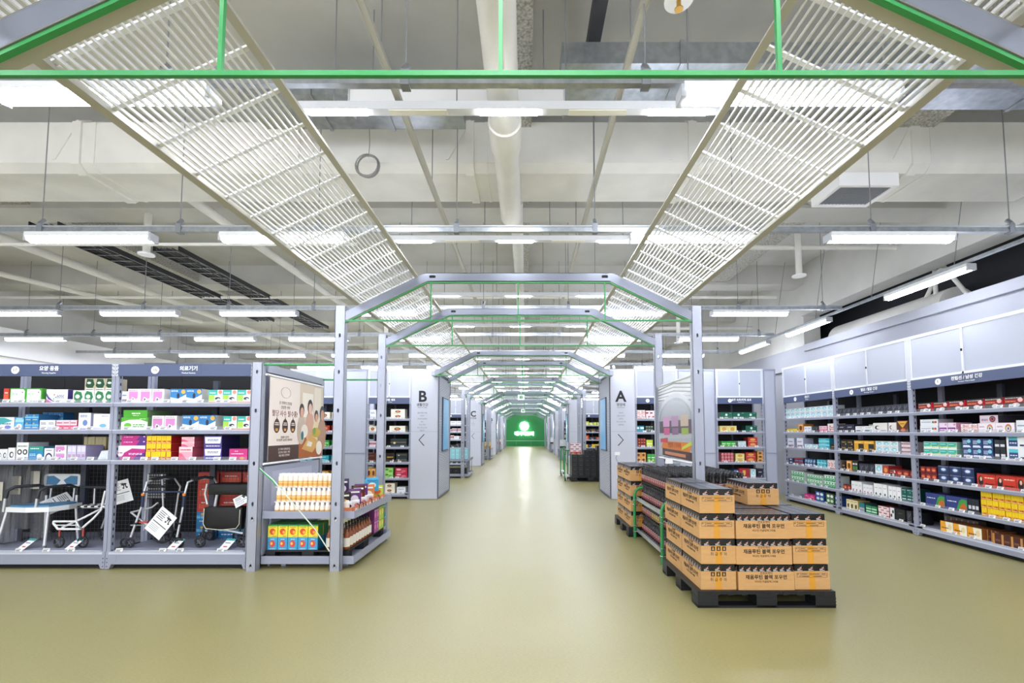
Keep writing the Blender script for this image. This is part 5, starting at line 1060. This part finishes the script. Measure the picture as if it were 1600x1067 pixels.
for k in range(3):
    yy = yc-.17+.17*k; pm.poly([(.0012, yy+.06*math.cos(2*PI*i/18)*(1 if i else 1), 1.46+(.085 if math.sin(2*PI*i/18) > 0 else .07)*math.sin(2*PI*i/18)) for i in range(18)], M('4a2c22', .4))
    pm.poly([(.0012, yy-.012, 1.54), (.0012, yy+.012, 1.54), (.0012, yy, 1.575)], M('4a2c22', .4)).poly([(.0016, yy-.022, 1.41), (.0016, yy+.022, 1.41), (.0016, yy+.026, 1.44), (.0016, yy-.026, 1.44)], M('e0a24a', .4))
    pm.poly([(.0016, yy-.04, 1.475), (.0016, yy+.04, 1.475), (.0016, yy+.04, 1.485), (.0016, yy-.04, 1.485)], M('f0e2d4', .4)).poly([(.0016, yy-.035, 1.495), (.0016, yy+.035, 1.495), (.0016, yy+.035, 1.505), (.0016, yy-.035, 1.505)], M('f0e2d4', .4))
pm.tube([(.001, yc-.0+.1*math.cos(t), 1.84+.06*math.sin(t)) for t in (2*PI*k/20 for k in range(21))], .0015, M('a58f84', .5), 4); pm.build('drop_pictures', r)
ph = MB(); c_ = lambda h: M(h, .4)
def pp(pts, h, e=.001): ph.poly([(e, ym+(y1-ym)*u, z0+(z1-z0)*v) for u, v in pts], c_(h))
def pe(u, v, ru, rv, h, e): pp([(u+ru*math.cos(2*PI*k/16), v+rv*math.sin(2*PI*k/16)) for k in range(16)], h, e)
pp([(0, 0), (1, 0), (1, 1), (0, 1)], 'd9c8b2'); pp([(.1, .55), (.55, .55), (.55, .88), (.1, .88)], 'efe6d8', .0012); pp([(.6, .4), (.9, .4), (.9, .98), (.6, .98)], 'e6dccb', .0012)
pp([(0, 0), (1, 0), (1, .14), (.55, .34), (0, .22)], 'b0622c', .0014)
for i, (u, v, s_, hair, skin, cloth) in enumerate(((.08, .62, 1, '3a2a26', 'd9a88c', 'c9b8a4'), (.42, .68, 1.1, '2b2024', 'e6bca4', 'd5a68e'), (.7, .56, .9, '33241f', 'd9a284', 'e0d2a8'), (.97, .6, 1.2, '2d3440', 'cf9c80', 'b08a72'))):
    e = .0016+.0006*i
    pe(u, v-.24*s_, .17*s_, .2*s_, cloth, e); pe(u, v+.015, .1*s_, .095*s_, hair, e+.0002); pe(u+.01, v-.012, .07*s_, .07*s_, skin, e+.0004)
pp([(.1, .12), (.55, .06), (.85, .2), (.45, .32)], 'd9a860', .0042); pp([(.3, .16), (.5, .14), (.55, .2), (.36, .23)], 'f2ead9', .0046)
pe(.2, .36, .14, .09, 'e9e2d2', .0044); pe(.7, .34, .2, .07, 'c9a93c', .0044); pe(.62, .36, .07, .05, '7fa04a', .0048); pe(.12, .3, .05, .06, '2e7f86', .0048); pe(.85, .12, .14, .1, 'ece4d4', .0046)
ph.build('photo_print', r)
# stand
def make_stand():
    r = empty('display_stand')
    MB().box(0, .95, 0, 1.28, .51, .52, STEEL).box(0, .95, -.01, 0, .51, .585, STEEL).box(.94, .95, 0, 1.28, .51, .585, STEEL).box(0, .95, 0, 1.28, .52, .53, STEEL).build('counter_tray', r)
    MB().box(0, .95, -.01, 0, .05, .13, STEEL).box(.94, .95, 0, 1.28, .05, .13, STEEL).box(0, .94, 0, 1.28, .06, .075, STEEL).box(0, .95, 1.27, 1.28, .05, .13, STEEL).build('base_tray', r)
    MB().box(.01, .03, 1.2, 1.24, .0, .51, STEEL).box(.9, .92, 1.2, 1.24, 0, .51, STEEL).box(.01, .03, .1, .14, 0, .51, STEEL).box(.15, .2, .1, .14, 0, .06, STEEL).box(.8, .85, .1, .14, 0, .06, STEEL).build('support', r)
    return r
stand = make_stand(); stand.location = (-2.64, 4.75, 0); tag(stand, 'grey two-level display stand below the left poster', 'display stand')
def make_pallet(L=1.1, W=.94):
    r = empty('pallet')
    m = MB().box(0, L, 0, W, .105, .13, PLASTIC)
    for k in range(10): m.box(.02+k*L/10, .06+k*L/10, .0-.003, 0, .1, .128, BLACK)
    m.build('deck', r)
    for x in (0, L/2-.08, L-.16):
        for y in (0, W/2-.07, W-.14):
            q = MB().box(x, x+.16, y, y+.14, .0, .105, PLASTIC)
            for z_ in (.02, .045, .07): q.box(x-.002, x+.162, y-.002, y+.142, z_, z_+.01, BLACK)
            q.build('block', r)
    m = MB()
    for y in (0, W/2-.05, W-.1): m.box(0, L, y, y+.1, 0.0, .018, PLASTIC)
    m.build('runner', r)
    return r
p_ = MB().box(0, .86, 0, 1.15, .085, .1, PLASTIC).box(.0, .1, 0, .1, .0, .085, PLASTIC).box(.38, .5, 0, .1, 0, .085, PLASTIC).box(.76, .86, 0, .1, 0, .085, PLASTIC).box(.76, .86, .45, .6, 0, .085, PLASTIC).box(.76, .86, 1.05, 1.15, 0, .085, PLASTIC).box(0, .1, 1.05, 1.15, 0, .085, PLASTIC)
q = empty('pallet', (-2.62, 4.78, .078)); tag(q, 'small black pallet inside the display stand under juice boxes and bottles', 'pallet'); p_.build('deck', q)
zp = .179
for j in range(2):
    for i in range(5):
        for k in range(2):
            place_pack('juiceb' if j == 0 else 'juicey', .1, .128, .12, (-2.61+i*.105, 4.80+k*.13, zp+j*.129), 0,
                       join(('blue' if j == 0 else 'yellow')+' juice carton', ordl(i, 5), 'front row' if k == 0 else 'back row', 'under the left display counter'), 'juice cartons', 'juice_carton', 'carton')
# brown bottles
def bottle_mesh(s_, body, label, cap, neck=True, n=10):
    m = MB(); h = s_
    m.lathe([(0, 0), (.13*h, 0), (.14*h, .02*h), (.14*h, .55*h), (.11*h, .66*h), (.05*h, .76*h), (.05*h, .9*h), (0, .9*h)] if neck else [(0, 0), (.18*h, 0), (.185*h, .02*h), (.185*h, .74*h), (.14*h, .8*h), (0, .8*h)], M(body, .25), n=n)
    if neck: m.lathe([(.143*h, .12*h), (.143*h, .5*h)], M(label, .5), n=n).lathe([(.06*h, .86*h), (.06*h, h), (0, h)], M(cap, .4), n=n)
    else: m.lathe([(.19*h, .08*h), (.19*h, .45*h)], M(label, .5), n=n).lathe([(.13*h, .79*h), (.13*h, h), (0, h)], M(cap, .4), n=n).lathe([(.1905*h, .3*h), (.1905*h, .36*h)], M('f2d9a0', .5), n=n)
    return m.mesh('bottle')
BR = bottle_mesh(.24, '8a4a22', 'e9e2d4', '1d1a18')
def thing_mesh(me, name, loc, label, cat, group, rz=0): return tag(link(name, me, None, loc, rz), label, cat, group)
for i in range(9):
    thing_mesh(BR, 'syrup_bottle', (-1.80, 4.83+i*.083, zp), join('brown syrup bottle with white label', '%s along the stand edge from the front' % ORD[i]), 'bottle', 'brown syrup bottles')
for i in range(2): thing_mesh(BR, 'syrup_bottle', (-1.98+i*.085, 4.83, zp), 'brown syrup bottle at the stand front, %s of the portal post' % ('left', 'right')[i], 'bottle', 'brown syrup bottles')
for i in range(9): thing_mesh(BR, 'syrup_bottle', (-1.89, 4.87+i*.083, zp), join('brown syrup bottle in the inner row', '%s from the front' % ORD[i]), 'bottle', 'brown syrup bottles')
for j in range(2):
    for i, d_ in enumerate(('purpbx', 'purpbx', 'limebx', 'limebx', 'tealbx')):
        o = place_pack(d_, .088, .14, .2, (-1.76, 5.57+i*.09, zp+j*.141), PI/2, join(('purple', 'purple', 'lime', 'lime', 'teal')[i]+' snack box on the stand edge', '%s along the edge' % ORD[i], tierw(j, 2)), 'snack boxes on the stand edge', 'snack_box', 'box')
YB = bottle_mesh(.138, 'f2e3d2', 'e9b25a', 'f6f6f6', False)
for t in range(3):
    for i in range(12):
        for k in range(2):
            thing_mesh(YB, 'drink_bottle', (-2.52+i*.0525+.004*t, 4.80+k*.055+.02*t, .531+t*.147), join('white-capped peach drink bottle', ordl(i, 12), tierw(t, 3), 'front row' if k == 0 else 'back row'), 'bottle', 'white-capped drink bottles')
    if t: tag(MB().box(-2.548, -1.915, 4.765+.02*t, 4.90+.02*t, .531+t*.147-.0085, .531+t*.147-.001, M('e9ddd0', .5)).build('bottle_tray', None), 'pale tray between tiers of peach drink bottles, %s one' % ('lower' if t == 1 else 'upper'), 'tray')
r = empty('snack_tray', (-2.0, 4.83, .531)); tag(r, 'orange cardboard tray of snacks along the display stand edge', 'tray')
OR = M('e2875c', .5)
MB().box(0, .25, 0, 1.1, 0, .006, OR).box(.244, .25, 0, 1.1, .006, .075, OR).box(0, .006, 0, 1.1, .006, .075, OR).box(.006, .244, 0, .006, .006, .075, OR).box(.006, .244, 1.094, 1.1, .006, .075, OR).build('tray_body', r)
m = MB()
for k in range(9): m.box(.25, .2505, .08+k*.11, .15+k*.11, .025, .055, M('f6e4d8', .5))
m.build('print', r)
for k, y in enumerate((.18, .3, .38, .58, .86)):
    MB().tube([(.235, y, .09), (.26, y, .08), (.264, y, .03), (.262, y+.01, 0), (.27, y+.02, -.02), (.262, y+.04, -.01)], .005, BLACK, 6).build('hook', r)
def pouch_mesh(w_, h_, base, acc, top='d8d4cc'):
    m = MB(); n = 6; vs = []
    for s_ in (-1, 1):
        for j in range(n+1):
            for i in range(n+1):
                u, v = i/n, j/n; e = 4*u*(1-u)*(1-v)**.5*min(1, 4*v+.3); vs.append((w_*(u-.5), s_*.028*e, h_*v))
    g = (n+1)**2
    for s_ in (0, 1):
        fs = [(s_*g+j*(n+1)+i, s_*g+j*(n+1)+i+1, s_*g+(j+1)*(n+1)+i+1, s_*g+(j+1)*(n+1)+i) for j in range(n) for i in range(n)]
        m.add(vs, fs, M(base, .35), True)
    m.poly([(w_*.28*math.cos(2*PI*k/14), -.033, h_*.45+h_*.2*math.sin(2*PI*k/14)) for k in range(14)], M(acc, .4)).poly([(-w_*.35, -.034, h_*.78), (w_*.35, -.034, h_*.78), (w_*.35, -.018, h_*.86), (-w_*.35, -.018, h_*.86)], M(top, .4))
    return m.mesh('pouch')
for i, (x, y, zz, b_, a_, nm) in enumerate(((-1.93, 5.05, .58, '2a211f', 'd9a23c', 'black and gold'), (-1.87, 5.2, .6, '6a3a7c', 'e9e2f0', 'purple'), (-1.88, 5.35, .62, '5a2a20', 'd8603c', 'brown'), (-1.9, 5.5, .62, '6b3585', 'f0b83c', 'violet and yellow'), (-1.85, 5.6, .6, 'd98a4c', 'f2e6cf', 'tan'), (-2.05, 5.3, .7, '45305e', 'e9e2f0', 'dark purple'))):
    thing_mesh(pouch_mesh(.15, .2, b_, a_), 'snack_pouch', (x, y, zz-.04), nm+' snack pouch standing on the left display counter', 'pouch', None, .5)
thing_mesh(pouch_mesh(.17, .17, '3fa6cf', 'e9f4f8', '2f86b0'), 'snack_pouch', (-1.86, 5.75, .66), 'bright blue leaf-shaped pouch at the rear of the display counter', 'pouch', None, .5)
thing_mesh(pouch_mesh(.16, .14, 'c9d84a', 'e2653a'), 'snack_pouch', (-1.83, 5.86, .58), 'yellow-green multicoloured pouch at the rear edge of the counter', 'pouch', None, .6)
for i in range(3): thing_mesh(YB, 'drink_bottle', (-1.94+.06*i, 4.875, .538), 'peach drink bottle in the orange tray, '+ORD[i]+' from left', 'bottle', 'bottles in the orange tray')
for i in range(7): thing_mesh(pouch_mesh(.11, .09, 'eeeef0', ('26262b', 'd98a8a')[i % 2]), 'sample_sachet', (-1.86+(i % 2)*.04, 4.98+i*.115, .56), join('small white sachet in the orange tray', ORD[i]+' from the front'), 'sachet', 'white sachets in the orange tray', .9)
tag(MB().tube([(-2.64, 4.66, 1.03), (-2.5, 4.655, .92), (-2.3, 4.65, .7), (-2.05, 4.65, .42), (-1.9, 4.65, .2)], .006, M('cfe0d2', .5), 6).tube([(-2.64, 4.652, 1.03), (-2.5, 4.647, .91), (-2.46, 4.647, .86)], .006, GREEN, 6).build('cord'), 'thin white and green cord slanting across the display stand front', 'cord')

# ------------------------------------------------------------------ cartons on pallets, right
pal = make_pallet(); pal.location = (1.45, 3.71, 0); tag(pal, 'black plastic pallet under the nearest stack of brown cartons', 'pallet')
pb = copy_tree(pal); pb.location = (1.45, 6.17, 0); tag(pb, 'black plastic pallet under the rear stack of brown cartons', 'pallet')
CL, CW, CHh = .45, .285, .145
def make_carton(kind):
    r = empty('carton'); b_ = MB()
    b_.box(0, CL, 0, .004, 0, CHh, KRAFT).box(0, CL, CW-.004, CW, 0, CHh, KRAFT).box(0, .004, .004, CW-.004, 0, CHh, KRAFT).box(CL-.004, CL, .004, CW-.004, 0, CHh, KRAFT).box(.004, CL-.004, .004, CW-.004, 0, .004, KRAFT)
    b_.build('tray', r)
    t_ = M('d99a35', .3)
    for x0, x1 in ((CL, CL+.0008), (-.0008, 0)): MB().box(x0, x1, CW/2-.025, CW/2+.025, .0, CHh, t_).build('packing_tape', r)
    text('채움루틴 블랙 포우먼', .038, r, (CL/2, -.0008, .1), FR, '221a14', bold=.0008); text('비오틴 어골칼마그네슘', .02, r, (CL/2, -.0008, .066), FR, '2f241b'); text('온유로케어', .022, r, (CL/2, -.0008, .132), FR, '2f241b')
    m = MB(); x = CL+.0012; ink = M('33261a', .6)
    def pr(ya, yb, za, zb): m.box(CL, x, ya, yb, za, zb, ink)
    if kind == 'icons':
        for k in range(3):
            yc_ = CW/2-.045+.045*k; pr(yc_-.016, yc_+.016, .105, .14)
            m.poly([(x+.0003, yc_-.008, .112), (x+.0003, yc_+.008, .112), (x+.0003, yc_+.003, .134), (x+.0003, yc_-.003, .134)], KRAFT)
        text('취 급 주 의', .03, r, (CL+.0012, CW/2, .078), (PI/2, 0, PI/2), '2f241b')
    else:
        for za in (.13, .095): pr(.02, CW-.02, za, za+.0018)
        for ya in (.02, .05, CW-.022): pr(ya, ya+.0018, .095, .13)
        pr(.05, CW-.022, .113, .1142)
        for ya, yb, za in ((.06, .1, .12), (.12, .2, .12), (.22, .25, .12), (.06, .12, .102), (.15, .22, .102), (.024, .036, .12), (.038, .046, .102)): pr(ya, yb, za, za+.004)
    m.build('end_print', r); return r
def pk_mesh():
    m = MB(); w_, d_, h_ = .0535, .0895, .19
    m.box(0, w_, 0, d_, 0, h_, M('111114', .35))
    m.poly([(.002, .002, h_+.0003), (w_-.002, .002, h_+.0003), (w_-.002, d_-.002, h_+.0003), (.002, d_-.002, h_+.0003)], M('3d3f48', .3)).poly([(.01, .03, h_+.0006), (w_-.01, .03, h_+.0006), (w_-.01, .05, h_+.0006), (.01, .05, h_+.0006)], M('7c7e88', .3))
    for side in range(3):
        def P(u, v):
            if side == 0: return (u*w_, -.0005, v)
            if side == 1: return (w_+.0005, .015+u*(d_-.03), v)
            return (-.0005, d_-.015-u*(d_-.03), v)
        z0_ = .15
        m.poly([P(.3, z0_+.012), P(.5, z0_+.016), P(.8, z0_+.032), (P(.62, z0_+.018)), P(.75, z0_+.008), P(.5, z0_+.008)], M('e0a08c', .4))
        m.poly([P(.12, z0_), P(.55, z0_), P(.55, z0_+.005), P(.12, z0_+.005)], M('d6d6da', .4)).poly([P(.12, z0_-.008), (P(.8, z0_-.008)), P(.8, z0_-.004), P(.12, z0_-.004)], M('d6d6da', .4))
    return m.mesh('black_pack')
PKM = pk_mesh(); ctab = {}; packs = []
def put_carton(kind, x, y, z_, rz, label, exposed):
    o = copy_tree(ctab[kind]) if kind in ctab else make_carton(kind); ctab.setdefault(kind, o)
    o.location = (x, y, z_); o.rotation_euler = (0, 0, rz); tag(o, label, 'carton', 'brown cartons on the right pallets')
    Mx = Matrix.Translation((x, y, z_)) @ Matrix.Rotation(rz, 4, 'Z')
    for i in range(8):
        for j in range(3):
            if exposed or j == 0 or i == 7: packs.append((Mx @ Vector((.0085+i*.0542, .0075+j*.0905, .005)), rz, label, i, j))
TH = .203; z0_ = .131
# left column: long sides face the aisle
for t in range(4):
    for k in range(2):
        jx = (0, .006, -.004, .003)[t]
        put_carton('table' if t > 1 else 'icons', 1.49+jx, 4.195+k*.46, z0_+t*TH, -PI/2, join('brown carton in the aisle-side column', 'front' if k == 0 else 'rear', ('lowest', 'second', 'third', 'topmost')[t]+' layer'), t == 3)
for t in range(3):
    for k in range(3):
        put_carton('table', 1.785+(.004, -.008, -.004)[t], 3.735+k*.3, z0_+t*TH, 0, join('brown carton with the long face forward', ('front row', 'middle row', 'back row')[k], ('lowest', 'second', 'top')[t]+' layer, nearest pallet'), t == 2)
    for k in range(2):
        put_carton('table', 2.25+(.0, -.006, -.012)[t], 4.2+k*.46, z0_+t*TH, -PI/2, join('brown carton in the wall-side column', 'front' if k == 0 else 'rear', ('lowest', 'second', 'top')[t]+' layer'), t == 2)
put_carton('icons', 2.09, 4.62, z0_+3*TH, -PI/2, 'single brown carton alone on top of the stack, wall side', True)
# rear pallet
for t in range(4):
    for k in range(2):
        put_carton('icons', 1.49, 6.64+k*.46, z0_+t*TH, -PI/2, join('brown carton on the rear pallet, aisle column', 'front' if k == 0 else 'rear', ('lowest', 'second', 'third', 'topmost')[t]+' layer'), t == 3)
    for k in range(2): put_carton('icons', 1.80, 6.2+k*.3, z0_+t*TH, 0, join('brown carton on the rear pallet, inner column', 'front' if k == 0 else 'rear', ('lowest', 'second', 'third', 'topmost')[t]+' layer'), t == 3)
packs.sort(key=lambda p: (p[0]-Vector((CX, 0, CH))).length)
for n_, (v, rz, lab, i, j) in enumerate(packs[:299]):
    short = lab.replace('brown carton', 'carton').replace(', nearest pallet', '').replace(',', '')
    thing_mesh(PKM, 'black_pack', v, '%s black pack %sin %s' % (ORD[i], ('', 'middle row ', 'back row ')[j], short), 'pack', 'black packs in the brown cartons', rz)
sm_ = MB()
for (v, rz, lab, i, j) in packs[299:]:
    R_ = Matrix.Rotation(rz, 4, 'Z'); me = PKM
    for p in me.polygons: sm_.add([R_ @ me.vertices[q].co+v for q in p.vertices], [tuple(range(len(p.vertices)))], me.materials[p.material_index])
tag(sm_.build('black_packs'), 'rest of the black packs filling the rear cartons', 'packs', None, 'stuff')
# bottle rack with green hoops
r = empty('bottle_rack', (1.52, 4.86, 0)); tag(r, 'low rack with green pipe hoops and galvanised trays between carton pallets', 'rack')
for y in (0.03, 1.25):
    MB().tube([(0, y, 0), (0, y, .56), (.02, y, .62), (.07, y, .655), (.14, y, .66)], .019, GREEN, 10).build('hoop', r)
    for z_ in (.09, .17, .5, .44): MB().tube([(0.0, y-.024, z_), (.03, y-.024, z_)], .008, CHROME, 6).tube([(.024*math.cos(a), y+.024*math.sin(a), z_) for a in (2*PI*k/10 for k in range(11))], .004, CHROME, 5).build('clamp', r)
for z_ in (.09, .5):
    MB().box(.02, .26, .06, 1.24, z_, z_+.012, GALV).box(.26, 1.0, .06, 1.16, z_, z_+.012, GALV).box(.02, .026, .06, 1.24, z_+.012, z_+.05, GALV).box(.05, .056, .06, 1.24, z_+.012, z_+.022, GALV).build('tray', r)
for y in (.1, 1.1): MB().box(.95, .98, y, y+.03, 0, .5, GALV).box(.55, .58, y, y+.03, 0, .09, GALV).build('rear_leg', r)
MB().box(.08, 1.0, .06, 1.16, .74, .746, M('2a2a2e', .5)).box(.08, .26, 1.16, 1.24, .74, .746, M('2a2a2e', .5)).box(.08, .26, .06, 1.24, .318, .323, M('2a2a2e', .5)).box(.96, .99, .62, .65, .51, .74, GALV).box(.96, .99, .2, .23, .51, .74, GALV).box(.96, .99, 1.0, 1.03, .51, .74, GALV).build('divider_sheet', r)
def wine(lab, dot):
    h = .212; m = MB(); n = 10
    m.lathe([(0, 0), (.14*h, 0), (.15*h, .02*h), (.15*h, .5*h), (.11*h, .62*h), (.06*h, .74*h), (.06*h, .86*h), (0, .86*h)], M('1d1416', .25), n=n).lathe([(.153*h, .1*h), (.153*h, .46*h)], M(lab, .5), n=n).lathe([(.09*h, .8*h), (.09*h, h), (0, h)], M('141416', .4), n=n)
    for k in range(4):
        a = PI+k*.55; m.poly([(.158*h*math.cos(a+.17*math.cos(t)), .158*h*math.sin(a+.17*math.cos(t)), (.3+.09*math.sin(t))*h) for t in (2*PI*i/8 for i in range(8))], M(dot, .5))
    m.lathe([(.155*h, .4*h), (.155*h, .43*h)], M('d8c8b8', .5), n=n)
    return m.mesh('bottle')
KB = wine('7a3c44', 'd9a09c'); KB2 = wine('8a7440', 'e2cc7a')
for t, z_ in enumerate((.103, .3235, .513, .747)):
    for i in range(15):
        for k in range(1 if t < 3 or i > 13 else 11):
            thing_mesh(KB2 if (t == 1 and 4 < i < 9) else KB, 'wine_bottle', (1.64+k*.078, 4.97+i*.0785, z_), join('dark bottle on the green rack', ORD[i]+' from the front', ORD[k]+' row in' if t == 3 else ('lowest', 'second', 'third')[t]+' tier'), 'bottle', 'dark bottles on the green rack')
for x, y, z_, nm in ((1.62, 4.93, .96, 'front end of the dark bottles'), (1.5, 7.12, .94, 'rear carton stack')):
    q = empty('price_holder', (x, y, z_)); tag(q, 'small white price card on a stem at the '+nm, 'price holder')
    MB().tube([(0, 0, 0), (-.02, 0, .06), (0, 0, .11)], .003, BLACK, 5).build('stem', q); MB().box(-.04, .04, -.004, 0, .1, .15, WHITE).build('card', q)
# right poster
r = empty('poster_rails', (1.84, 4.74, 0)); tag(r, 'two white tubes holding the right poster between portal posts', 'frame')
for z_ in (2.0, 1.07): MB().cyl((0, -.02, z_), (0, 1.34, z_), .012, WHITE, 8).build('tube', r)
r = empty('poster', (1.836, 0, 0)); tag(r, 'glossy poster picturing a domed display of pink and green goods, right posts', 'poster')
MB().box(0, .003, 4.77, 6.02, 1.09, 1.985, M('b8bac4', .2)).build('sheet', r)
ph = MB()
def qe(u, v, ru, rv, h, e, lo=0, hi=2*PI): ph.poly([(-e, 6.02-1.25*(u+ru*math.cos(a)), 1.09+.895*(v+rv*math.sin(a))) for a in (lo+(hi-lo)*k/20 for k in range(21))], M(h, .25))
def qp(pts, h, e): ph.poly([(-e, 6.02-1.25*u, 1.09+.895*v) for u, v in pts], M(h, .25))
qp([(0, .78), (1, .84), (1, 1), (0, 1)], 'e2e4ea', .0006)
for k in range(5): qp([(0, .97-.04*k), (.5, 1-.05*k), (1, .93-.05*k), (1, .915-.05*k), (.5, .985-.05*k), (0, .955-.04*k)], ('5a5d66', '8a8d96')[k % 2], .0008)
qe(.5, .5, .52, .36, 'c9cbd4', .001, 0, PI); qe(.5, .48, .48, .32, '8f929c', .0013, 0, PI); qe(.5, .5, .44, .26, 'a9acb6', .0016, 0, PI)
qp([(.03, .33), (.97, .33), (.97, .5), (.03, .5)], '5e4a55', .0018)
for k in range(3):
    qp([(.16+.26*k, .42), (.36+.26*k, .42), (.36+.26*k, .56), (.16+.26*k, .56)], ('d49ac8', 'b890b4', 'c9b4a0')[k], .0022); qp([(.18+.26*k, .3), (.36+.26*k, .3), (.36+.26*k, .4), (.18+.26*k, .4)], ('c85a8c', '8a6a8a', '9ab04c')[k], .0022)
qp([(0, .24), (1, .28), (1, .32), (0, .3)], 'c0c2ca', .0024); qp([(.06, .2), (.3, .2), (.3, .27), (.06, .25)], 'c84a50', .0028)
qp([(.08, .12), (.9, .1), (.94, .18), (.85, .22), (.15, .22)], 'e08030', .0026); qp([(.12, .02), (.95, .0), (.95, .1), (.12, .12)], '4a3236', .0026); qp([(.2, .04), (.8, .03), (.8, .07), (.2, .08)], 'd88a60', .003); qp([(.7, .12), (.98, .2), (.96, .24), (.72, .16)], 'c8d83c', .003)
ph.build('display_picture', r); text('맛있게 건강하게', .07, r, (-.0034, 5.4, 1.24), FL, '7a3010')

# ------------------------------------------------------------------ displays farther down the aisle
def far_stand(x, y, label):
    o = copy_tree(stand); o.location = (x, y, 0); tag(o, label, 'display stand', None); return o
far_stand(-2.64, 13.95, 'display stand with pale blue packs past kiosk B')
for t in range(3):
    for i in range(7): place_pack('bluebrd', .12, .12, .25, (-2.6+i*.128, 14.0, .531+t*.121), 0, join('pale blue pack on stand past kiosk B', ordl(i, 7), tierw(t, 3)), 'pale blue packs', 'tissue_pack', 'pack')
for i in range(4): place_pack('blackb', .2, .22, .3, (-2.6+i*.22, 14.0, .077), 0, join('black box under pale blue packs', ordl(i, 4)), 'black boxes under pale blue packs', 'storage_box', 'box')
for y, ds, nm in ((23.2, ('mixorg', 'creamy'), 'third'), (32.4, ('redd', 'gift'), 'fourth')):
    far_stand(-2.64, y, 'small distant display stand on the left, %s from kiosk B' % nm)
    for t in range(2):
        for i in range(4): place_pack(ds[t], .2, .18, .25, (-2.6+i*.22, y+.06, .531+t*.181), 0, 'distant box on the %s left display stand' % nm, 'distant boxes on the %s left stand' % nm, 'storage_box', 'box')
pc = copy_tree(pal); pc.location = (1.36, 12.95, 0); tag(pc, 'black pallet under the distant stack of black boxes', 'pallet')
for i in range(6):
    for t in range(5+(i > 1)+(i > 3)):
        place_pack('blkbox' if 'blkbox' in D else 'blackb', .17, .125, .3, (1.38+i*.178, 13.0, .131+t*.126), 0, join('black box in distant stepped stack', ordl(i, 6), ORD[t]+' layer'), 'black boxes in the distant stack', 'storage_box', 'box')
        if i == 0: place_pack('blackb', .17, .125, .3, (1.38, 13.35, .131+t*.126), 0, join('black box at the rear of the distant stack', ORD[t]+' layer'), 'black boxes in the distant stack', 'storage_box', 'box')
for t in range(3):
    for i in range(2): place_pack('redwht' if t else 'redd', .16, .13, .2, (1.44+i*.165, 13.98, .66+t*.131), 0, join('red box behind distant black stack', ordl(i, 2), tierw(t, 3)), 'red boxes behind the black stack', 'storage_box', 'box')
tag(MB().box(1.42, 1.78, 13.95, 14.35, .0, .655, M('c6c9d4', .5)).build('display_plinth'), 'pale plinth carrying red boxes behind the distant black stack', 'plinth')
for k, y in enumerate((13.1, 14.6)):
    q = empty('cart_hoop', (1.18, y, 0)); tag(q, 'green tube cart end beside distant black boxes, %s one' % ('nearer', 'farther')[k], 'cart')
    MB().tube([(0, 0, .06), (0, 0, .8), (.04, 0, .88), (.14, 0, .88), (.14, .5, .88), (.14, .5, .06)], .018, GREEN, 8).build('hoop', q); MB().box(0, .15, 0, .52, .12, .15, M('c9ccd2', .4)).build('cart_deck', q)
    m = MB()
    for x_, y_ in ((.02, .03), (.13, .48)): m.cyl((x_-.015, y_, .05), (x_+.015, y_, .05), .05, RUBBER, 10)
    m.cyl((.02, .03, .05), (.02, .03, .12), .01, CHROME, 6).cyl((.13, .48, .05), (.13, .48, .12), .01, CHROME, 6).build('casters', q)
for y, nm in ((22.9, 'second'), (32.2, 'third')):
    o = far_stand(1.75, y, 'small distant display stand on the right, %s past kiosk A' % nm)
    for t in range(3):
        for i in range(4): place_pack('plainw' if t else 'blackb', .2, .16, .25, (1.8+i*.22, y+.05, .531+t*.161), 0, 'distant white box on the %s right display stand' % nm, 'distant boxes on the %s right stand' % nm, 'storage_box', 'box')
# turn all lettering into meshes in one evaluation
dg = bpy.context.evaluated_depsgraph_get(); dg.update()
SW = {}
for tmp, me in _TYPE:
    nm = bpy.data.meshes.new_from_object(tmp.evaluated_get(dg)); nm.materials.clear()
    for mt in me.materials: nm.materials.append(mt)
    SW[me.name] = nm
bpy.data.batch_remove([t_ for t_, _ in _TYPE])
for o in bpy.data.objects:
    if o.type == 'MESH' and o.data and o.data.name in SW: o.data = SW[o.data.name]
